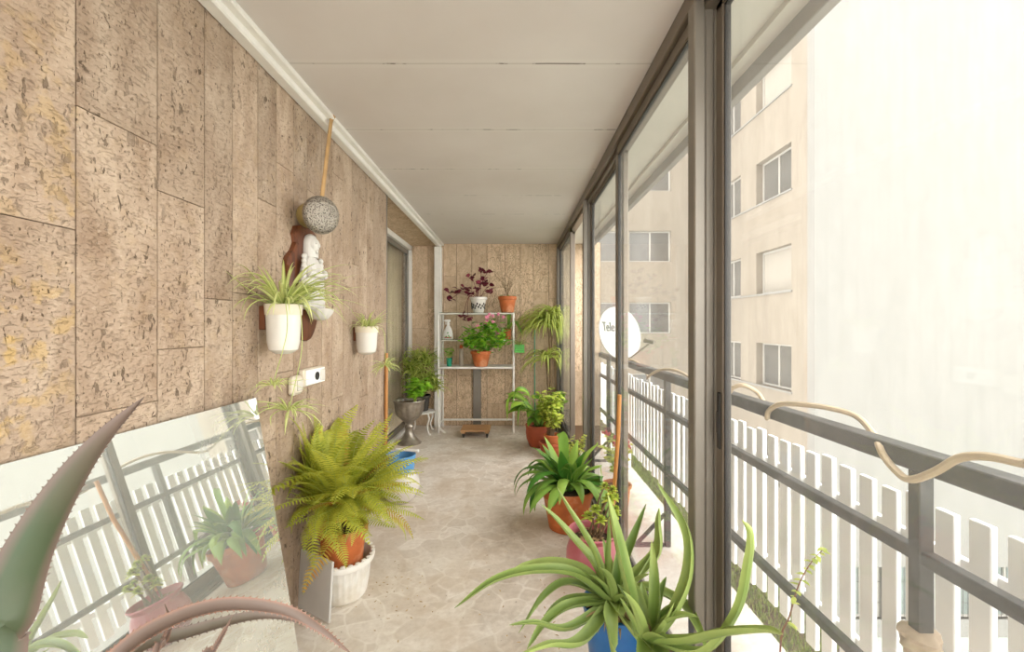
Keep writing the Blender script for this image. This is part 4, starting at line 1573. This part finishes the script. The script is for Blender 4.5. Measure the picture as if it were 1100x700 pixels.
st.build('trunk', M['bark'], root); lv.build('foliage', M['palm'], root)
MB().tube([b + V((-.19, -.1, .02)), b + V((-.192, -.09, 1.32))], .006, 6).build('stake', M['tealplastic'], root)
root2 = root
# aspidistra
b = V((.285, 5.0, 0))
root = thing('broadleaf_plant', b, 'glossy broad leaved plant in terracotta pot in far right corner', 'plant')
make_pot(root, M['terrared'], .10, .148, .25, prof=[(.10, 0), (.108, .006), (.14, .09), (.150, .16), (.147, .20), (.152, .225), (.154, .248), (.148, .252), (.136, .248), (.13, .20), (.12, .19)], soil_r=.137, soil_z=.215)
st, lv = MB(), MB()
for i in range(52):
    a = rnd.uniform(0, 2 * PI)
    L = rnd.uniform(.14, .40)
    pts, _ = arc(b + V((.04 * math.cos(a), .04 * math.sin(a), .22)), a, L, R(rnd.uniform(65, 85)), R(rnd.uniform(35, 70)), 5)
    clampx(pts, -.4, .56)
    st.tube(pts, .004, 5)
    s = rnd.uniform(.16, .26)
    broadleaf(lv, pts[-1], a + rnd.uniform(-.4, .4), s, s * .42, R(rnd.uniform(10, 60)), R(rnd.uniform(-80, -20)), rnd.uniform(0, .8), rnd.uniform(-.3, .3), .14, -.4, .56, 8)
for (t1, t2, t3, w) in (((562, 428), (548, 428), (545, 452), .12), ((568, 424), (556, 420), (550, 436), .09), ((572, 440), (560, 436), (556, 460), .09)):
    pts = catmull([b + V((-.02, -.02, .22)), at(*t1, 4.9), at(*t2, 4.82), at(*t3, 4.78)], 5)
    lv.ribbon(pts, [.006] * 4 + wprof(len(pts) - 4, w, .45, .1), V((.3, .85, .4)), .15, rnd.uniform(.1, .5), .8, None, 2)
st.build('stems', M['strapgreen'], root); lv.build('foliage', M['broad'], root)
# lime bush behind, taller
b = V((.40, 4.62, 0))
root = thing('clay_bowl', b, 'wide terracotta bowl holding a smaller pot in right corner', 'bowl')
MB().lathe([(.085, 0), (.095, .006), (.125, .09), (.132, .125), (.138, .13), (.138, .15), (.128, .152), (.118, .12), (.09, .03), (.0001, .025)], b, 36).build('bowl', M['terrared'], root)
pb = b + V((.005, 0, .026))
root = thing('potted_shrub', pb, 'yellow green leafy shrub in small terracotta pot inside clay bowl', 'plant')
make_pot(root, M['terrash'], .062, .088, .205, rimh=.03)
st, lv = MB(), MB()
bush(st, lv, pb + V((0, 0, .18)), .30, .9, 17, 14, .066, .55, (.1, 1.0), .1, .57, .35)
bush(st, lv, pb + V((-.03, .05, .18)), .48, .6, 14, 20, .085, .55, (.0, .8), .1, .57, .45)
st.build('stems', M['bark'], root); lv.build('foliage', M['lime'], root)
# little trailing plant by the track
b = V((.50, 3.62, 0))
root = thing('trailing_plant', b, 'small leaved pale plant in clay pot beside the window track', 'plant')
make_pot(root, M['terrash'], .07, .095, .18)
st, lv = MB(), MB()
bush(st, lv, b + V((0, 0, .16)), .33, .9, 12, 12, .04, .6, (.3, 1.0), .3, .585, .3)
st.build('stems', M['palm'], root); lv.build('foliage', M['lime'], root)

# strap leaved lily in terracotta pot
b = V((.365, 2.98, 0))
root = thing('potted_lily', b, 'dark green strap leaved lily in large terracotta pot by glazing', 'plant')
make_pot(root, M['terra'], .125, .178, .275, rimh=.05)
m = MB()
for k in range(4):
    m.box(b + V((.17 + .002, -.02 + k * .01, .06)), b + V((.172, -.018 + k * .01, .2)))
lv = MB()
lr = random.Random(5)
ctr = b + V((0, 0, .26))
for i in range(62):
    a = lr.uniform(0, 2 * PI)
    t = lr.random()
    L = lr.uniform(.30, .54)
    if t < .3:
        e0, e1 = R(lr.uniform(70, 88)), R(lr.uniform(10, 50)); L *= .75
    else:
        e0, e1 = R(lr.uniform(40, 78)), R(lr.uniform(-105, -50))
    pts, sd = arc(ctr + V((.035 * math.cos(a), .035 * math.sin(a), 0)), a, L, e0, e1, 11, 1.15)
    clampx(pts, -.2, .585)
    for p in pts:
        if p.y < 2.72:
            p.y = 2.72 + (p.y - 2.72) * .55
    lv.ribbon(pts, wprof(12, lr.uniform(.06, .085), .45, .55), sd, .13, lr.uniform(0, .9), None, 1.0 if lr.random() < .2 else None, 2)
pts = catmull([ctr, at(606, 500, 2.95), at(604, 470, 2.92), at(598, 466, 2.9)], 5)
lv.ribbon(pts, wprof(len(pts), .075, .6, .6), V((.9, .3, 0)), .1, .5, None, None, 2)
lv.build('foliage', M['strapgreen'], root)

# pink glazed pot
b = V((.43, 2.40, 0))
root = thing('pink_pot_plant', b, 'shiny pink round pot with pale rosette plant by the glazing', 'plant')
pp = [(.085, 0), (.095, .006), (.128, .05), (.143, .10), (.140, .15), (.124, .195), (.114, .215), (.124, .228), (.134, .245), (.130, .252), (.118, .245), (.108, .22), (.104, .20)]
make_pot(root, M['pink'], .1, .134, .25, prof=pp, soil_r=.110, soil_z=.205)
m = MB()
for i in range(70):
    a, r = rnd.uniform(0, 6.28), .1 * math.sqrt(rnd.random())
    broadleaf(m, b + V((r * math.cos(a), r * math.sin(a), .218)), rnd.uniform(0, 6.28), rnd.uniform(.02, .045), .014, R(20), R(-30), rnd.uniform(0, 1))
m.build('leaf_mulch', M['dryleaf'], root)
st, lv = MB(), MB()
for (px, py, yy, sz) in ((640, 545, 2.42, 1), (655, 533, 2.42, 1.1), (667, 532, 2.46, .9), (661, 550, 2.38, .9), (632, 552, 2.42, 1), (650, 520, 2.5, .8), (672, 545, 2.44, .8), (646, 556, 2.36, .9), (658, 524, 2.48, .9)):
    e_ = at(px, py, yy); e_.x = min(e_.x, .57)
    s0 = b + V((rnd.uniform(-.03, .04), rnd.uniform(-.03, .03), .21))
    st.tube(catmull([s0, s0.lerp(e_, .6) + V((0, 0, .02)), e_], 5), .005, 6)
    for k in range(26):
        g = k * 2.4
        el_ = R(80 - 75 * k / 26)
        broadleaf(lv, e_ - V((0, 0, .02 * k / 26)), g, (.018 + .026 * k / 26) * sz * 1.2, .024 * sz, el_, el_ - R(50), rnd.uniform(.1, .9), 0, .12, -.2, .59)
st.build('stems', M['bark'], root); lv.build('foliage', M['lime'], root)

# broom handle
m = MB().tube([V((.565, 2.60, 0)), at(664, 470, 2.46), at(665.5, 424, 2.44)], .0115, 12)
tag(m.build('broom_handle', M['woodcane'], None, (.565, 2.6, 0)), 'tall wooden broom handle leaning on the aluminium window frame', 'pole')

# ================================================================== FOREGROUND ALOE
ab = V((.40, 1.70, 0))
root = thing('aloe_plant', ab, 'large aloe with long arching leaves in blue pot at front right', 'plant')
pp = [(.085, 0), (.092, .006), (.108, .10), (.120, .20), (.128, .27), (.134, .285), (.132, .297), (.120, .298), (.112, .27), (.108, .25)]
make_pot(root, M['blue'], .1, .134, .298, prof=pp, soil_r=.115, soil_z=.262)
c1 = V((.392, 1.70, .33)); c2 = V((.425, 1.40, .40))
A = [
    # rosette, control pixels with depth, width, tone
    (1, [(620, 614, 1.66), (575, 610, 1.62), (530, 622, 1.58), (488, 653, 1.54)], .055, .35),
    (1, [(630, 612, 1.72), (595, 602, 1.72), (566, 606, 1.72), (545, 617, 1.70)], .050, .85),
    (1, [(640, 604, 1.74), (618, 578, 1.76), (598, 556, 1.78), (581, 541, 1.78)], .046, .7),
    (1, [(643, 598, 1.72), (627, 568, 1.72), (612, 545, 1.72), (598, 522, 1.72)], .046, .5),
    (1, [(654, 600, 1.70), (655, 575, 1.70), (654, 553, 1.70)], .042, .3),
    (1, [(668, 605, 1.78), (680, 577, 1.82), (694, 541, 1.86)], .055, .15),
    (1, [(680, 620, 1.76), (705, 592, 1.78), (724, 560, 1.76), (728, 545, 1.74)], .060, .75),
    (1, [(690, 628, 1.62), (730, 644, 1.5), (765, 670, 1.38), (790, 702, 1.30)], .045, .45),
    (1, [(668, 655, 1.58), (682, 678, 1.50), (700, 706, 1.44)], .055, .8),
    (1, [(656, 660, 1.56), (659, 690, 1.48), (662, 730, 1.42)], .055, .6),
    (1, [(622, 641, 1.66), (600, 648, 1.62), (581, 667, 1.58)], .040, .3),
    (1, [(612, 648, 1.60), (585, 668, 1.54), (566, 697, 1.50)], .045, .35),
    (1, [(612, 624, 1.74), (583, 640, 1.70), (557, 680, 1.66)], .036, .3),
    (1, [(612, 672, 1.52), (575, 667, 1.48), (547, 671, 1.44)], .038, .4),
    (1, [(625, 685, 1.46), (590, 690, 1.40), (555, 704, 1.36)], .050, .45),
    (2, [(680, 640, 1.42), (668, 590, 1.45), (660, 558, 1.47), (653, 531, 1.49)], .062, .35),
    (2, [(703, 650, 1.41), (703, 615, 1.43), (700, 580, 1.45)], .050, .3),
    (2, [(722, 655, 1.38), (738, 612, 1.40), (735, 566, 1.42), (706, 518, 1.46)], .056, .55),
    (2, [(710, 672, 1.36), (724, 647, 1.36)], .036, .9),
    (2, [(738, 684, 1.24), (775, 676, 1.12), (820, 674, 1.02), (867, 681, .94)], .046, .45),
    (2, [(752, 697, 1.22), (790, 655, 1.12), (806, 600, 1.08), (806, 572, 1.06), (797, 558, 1.05)], .036, .5),
    (2, [(690, 712, 1.28), (676, 735, 1.2)], .05, .4),
    (2, [(720, 712, 1.26), (735, 730, 1.2)], .05, .4),
]
lv, tips = MB(), MB()
for (g, cps, w, tone) in A:
    c = c1 if g == 1 else c2
    ws = [at(*p) for p in cps]
    for p in ws:
        p.x = min(p.x, .578)
    d = (ws[0] - c); d.z = 0
    b0 = c + (d.normalized() * .018 if d.length > 1e-3 else V((0, 0, 0))) - V((0, 0, .015))
    pts = catmull([b0] + ws, 7)
    n = len(pts)
    wd = [max(.0012, w * 1.02 * (1 - (i / (n - 1)) ** 2.0) ** .75) for i in range(n)]
    lv.thick(pts, wd, c, .27, tone, min(1.0, tone + .45), 1.5 if rnd.random() < .35 else None, .0022)
    lv.t[-1] = lv.t[-1]
for c in (c1, c2):
    for i in range(9):
        a = i * 2.4 + c.y
        pts, _ = arc(c + V((.012 * math.cos(a), .012 * math.sin(a), -.02)), a, rnd.uniform(.14, .24), R(rnd.uniform(45, 80)), R(rnd.uniform(0, 55)), 12)
        clampx(pts, -.2, .575)
        lv.thick(pts, [max(.0012, .045 * (1 - (k / 12) ** 2) ** .75) for k in range(13)], c, .27, rnd.uniform(.1, .7), 1.0, None, .002)
lv.build('leaves', M['aloe'], root)
m = MB()
for c in (c1, c2):
    m.tube([ab.lerp(V((c.x, c.y, 0)), .3) + V((0, 0, .26)), c.lerp(ab + V((0, 0, .3)), .5), c], [.02, .018, .016], 10)
m.build('stems', M['bark'], root)
m = MB()
for i in range(22):
    a = rnd.uniform(0, 6.28)
    pts, sd = arc(ab + V((.06 * math.cos(a), .06 * math.sin(a), .28)), a, rnd.uniform(.08, .16), R(rnd.uniform(20, 60)), R(rnd.uniform(-80, -20)), 6)
    clampx(pts, -.2, .58)
    m.ribbon(pts, wprof(7, .014, .3, .6), sd, .3, rnd.uniform(.2, 1))
m.build('dry_leaves', M['dryleaf'], root)

# ================================================================== FOREGROUND AGAVE (lower left)
gb = V((-.60, .52, 0))
root = thing('agave_plant', gb, 'spiny mauve edged agave leaves at the near left corner', 'plant')
make_pot(root, M['terra'], .12, .165, .36, rimh=.05)
c = gb + V((0, 0, .40))
lv = MB()
LV = [
    ([(-12, 740, .60), (6, 660, .62), (32, 590, .66), (72, 520, .72), (112, 468, .78), (155, 426, .84)], .072, .15, 1.2),
    ([(80, 775, .62), (128, 702, .66), (185, 665, .70), (245, 649, .74), (305, 655, .78), (345, 676, .81), (382, 706, .83)], .030, 1.05, 1.7),
    ([(90, 775, .66), (142, 700, .72), (205, 678, .78), (275, 661, .85), (322, 666, .90), (356, 686, .92)], .026, .7, 1.1),
    ([(160, 725, .68), (176, 690, .72), (183, 668, .73), (177, 648, .73)], .012, 1.3, 1.6),
    ([(205, 735, .74), (228, 700, .76), (241, 678, .77), (250, 660, .78)], .012, 1.3, 1.6),
]
for cps, w, tone, edge in LV:
    ws = [at(*p) for p in cps]
    d = ws[0] - c; d.z = 0
    pts = catmull([c + d.normalized() * .03] + ws, 9)
    n = len(pts)
    wd = [max(.0016, w * (1 - (i / (n - 1)) ** 2.2) ** .8) for i in range(n)]
    lv.thick(pts, wd, c, .3, tone, edge, 1.3, .0032)
for i in range(9):      # the rest of the rosette, behind and below the frame
    a = PI * .62 + i * .52
    pts, _ = arc(c + V((.03 * math.cos(a), .03 * math.sin(a), 0)), a, .34, R(65), R(-15), 14)
    clampx(pts, -.83 if True else 0, .5)
    lv.thick(pts, [max(.0016, .06 * (1 - (k / 14) ** 2.2) ** .8) for k in range(15)], c, .3, .3, 1.2, 1.2, .003)
lv.build('leaves', M['agave'], root)
MB().tube([gb + V((0, 0, .32)), gb + V((0, 0, .36)), c], [.05, .05, .04], 12).build('stem', M['bark'], root)

# fallen leaves and crumbs on the floor
m = MB()
for i in range(170):
    if i < 90:
        x, y = rnd.uniform(-.9, .5), rnd.uniform(1.6, 5.6)
    elif i < 130:
        x, y = -.62 + rnd.gauss(0, .1), 2.25 + rnd.gauss(0, .15)
    else:
        x, y = .18 + rnd.gauss(0, .12), 2.0 + rnd.gauss(0, .4)
    broadleaf(m, (x, y, .001), rnd.uniform(0, 6.28), rnd.uniform(.006, .022), .006, R(12), R(-10), rnd.uniform(0, 1), 0, .1)
tag(m.build('leaf_litter', M['dryleaf'], None, (0, 3, 0)), 'dry brown leaf crumbs scattered over the paved floor', 'leaf litter', None, 'stuff')

# ================================================================== LIGHT, CAMERA
w = bpy.data.worlds.new('overcast_sky')
w.use_nodes = True
nt = w.node_tree
bg = nt.nodes['Background']
tc = nt.nodes.new('ShaderNodeTexCoord')
sp = nt.nodes.new('ShaderNodeSeparateXYZ')
cr = nt.nodes.new('ShaderNodeValToRGB')
nt.links.new(tc.outputs['Generated'], sp.inputs[0])
nt.links.new(sp.outputs[2], cr.inputs['Fac'])
nt.links.new(cr.outputs['Color'], bg.inputs['Color'])
cr.color_ramp.elements[0].position = 0.0
cr.color_ramp.elements[0].color = (1.0, .99, .98, 1)
cr.color_ramp.elements[1].position = .8
cr.color_ramp.elements[1].color = (.72, .72, .72, 1)
bg.inputs['Strength'].default_value = 1.5
scene.world = w
cam = bpy.data.cameras.new('camera')
cam.sensor_width = 36
cam.sensor_fit = 'HORIZONTAL'
cam.lens = F / 1100 * 36
cam.shift_x = -(CX - 550) / 1100
cam.clip_start = .02
cam.clip_end = 200
co = bpy.data.objects.new('camera', cam)
col.objects.link(co)
co.location = (0, 0, EYE)
co.rotation_euler = (R(90), 0, 0)
scene.camera = co
vs = scene.view_settings
vs.view_transform = 'Standard'
vs.look = 'None'
vs.gamma = 1
vs.use_curve_mapping = False
vs.exposure = 2.25
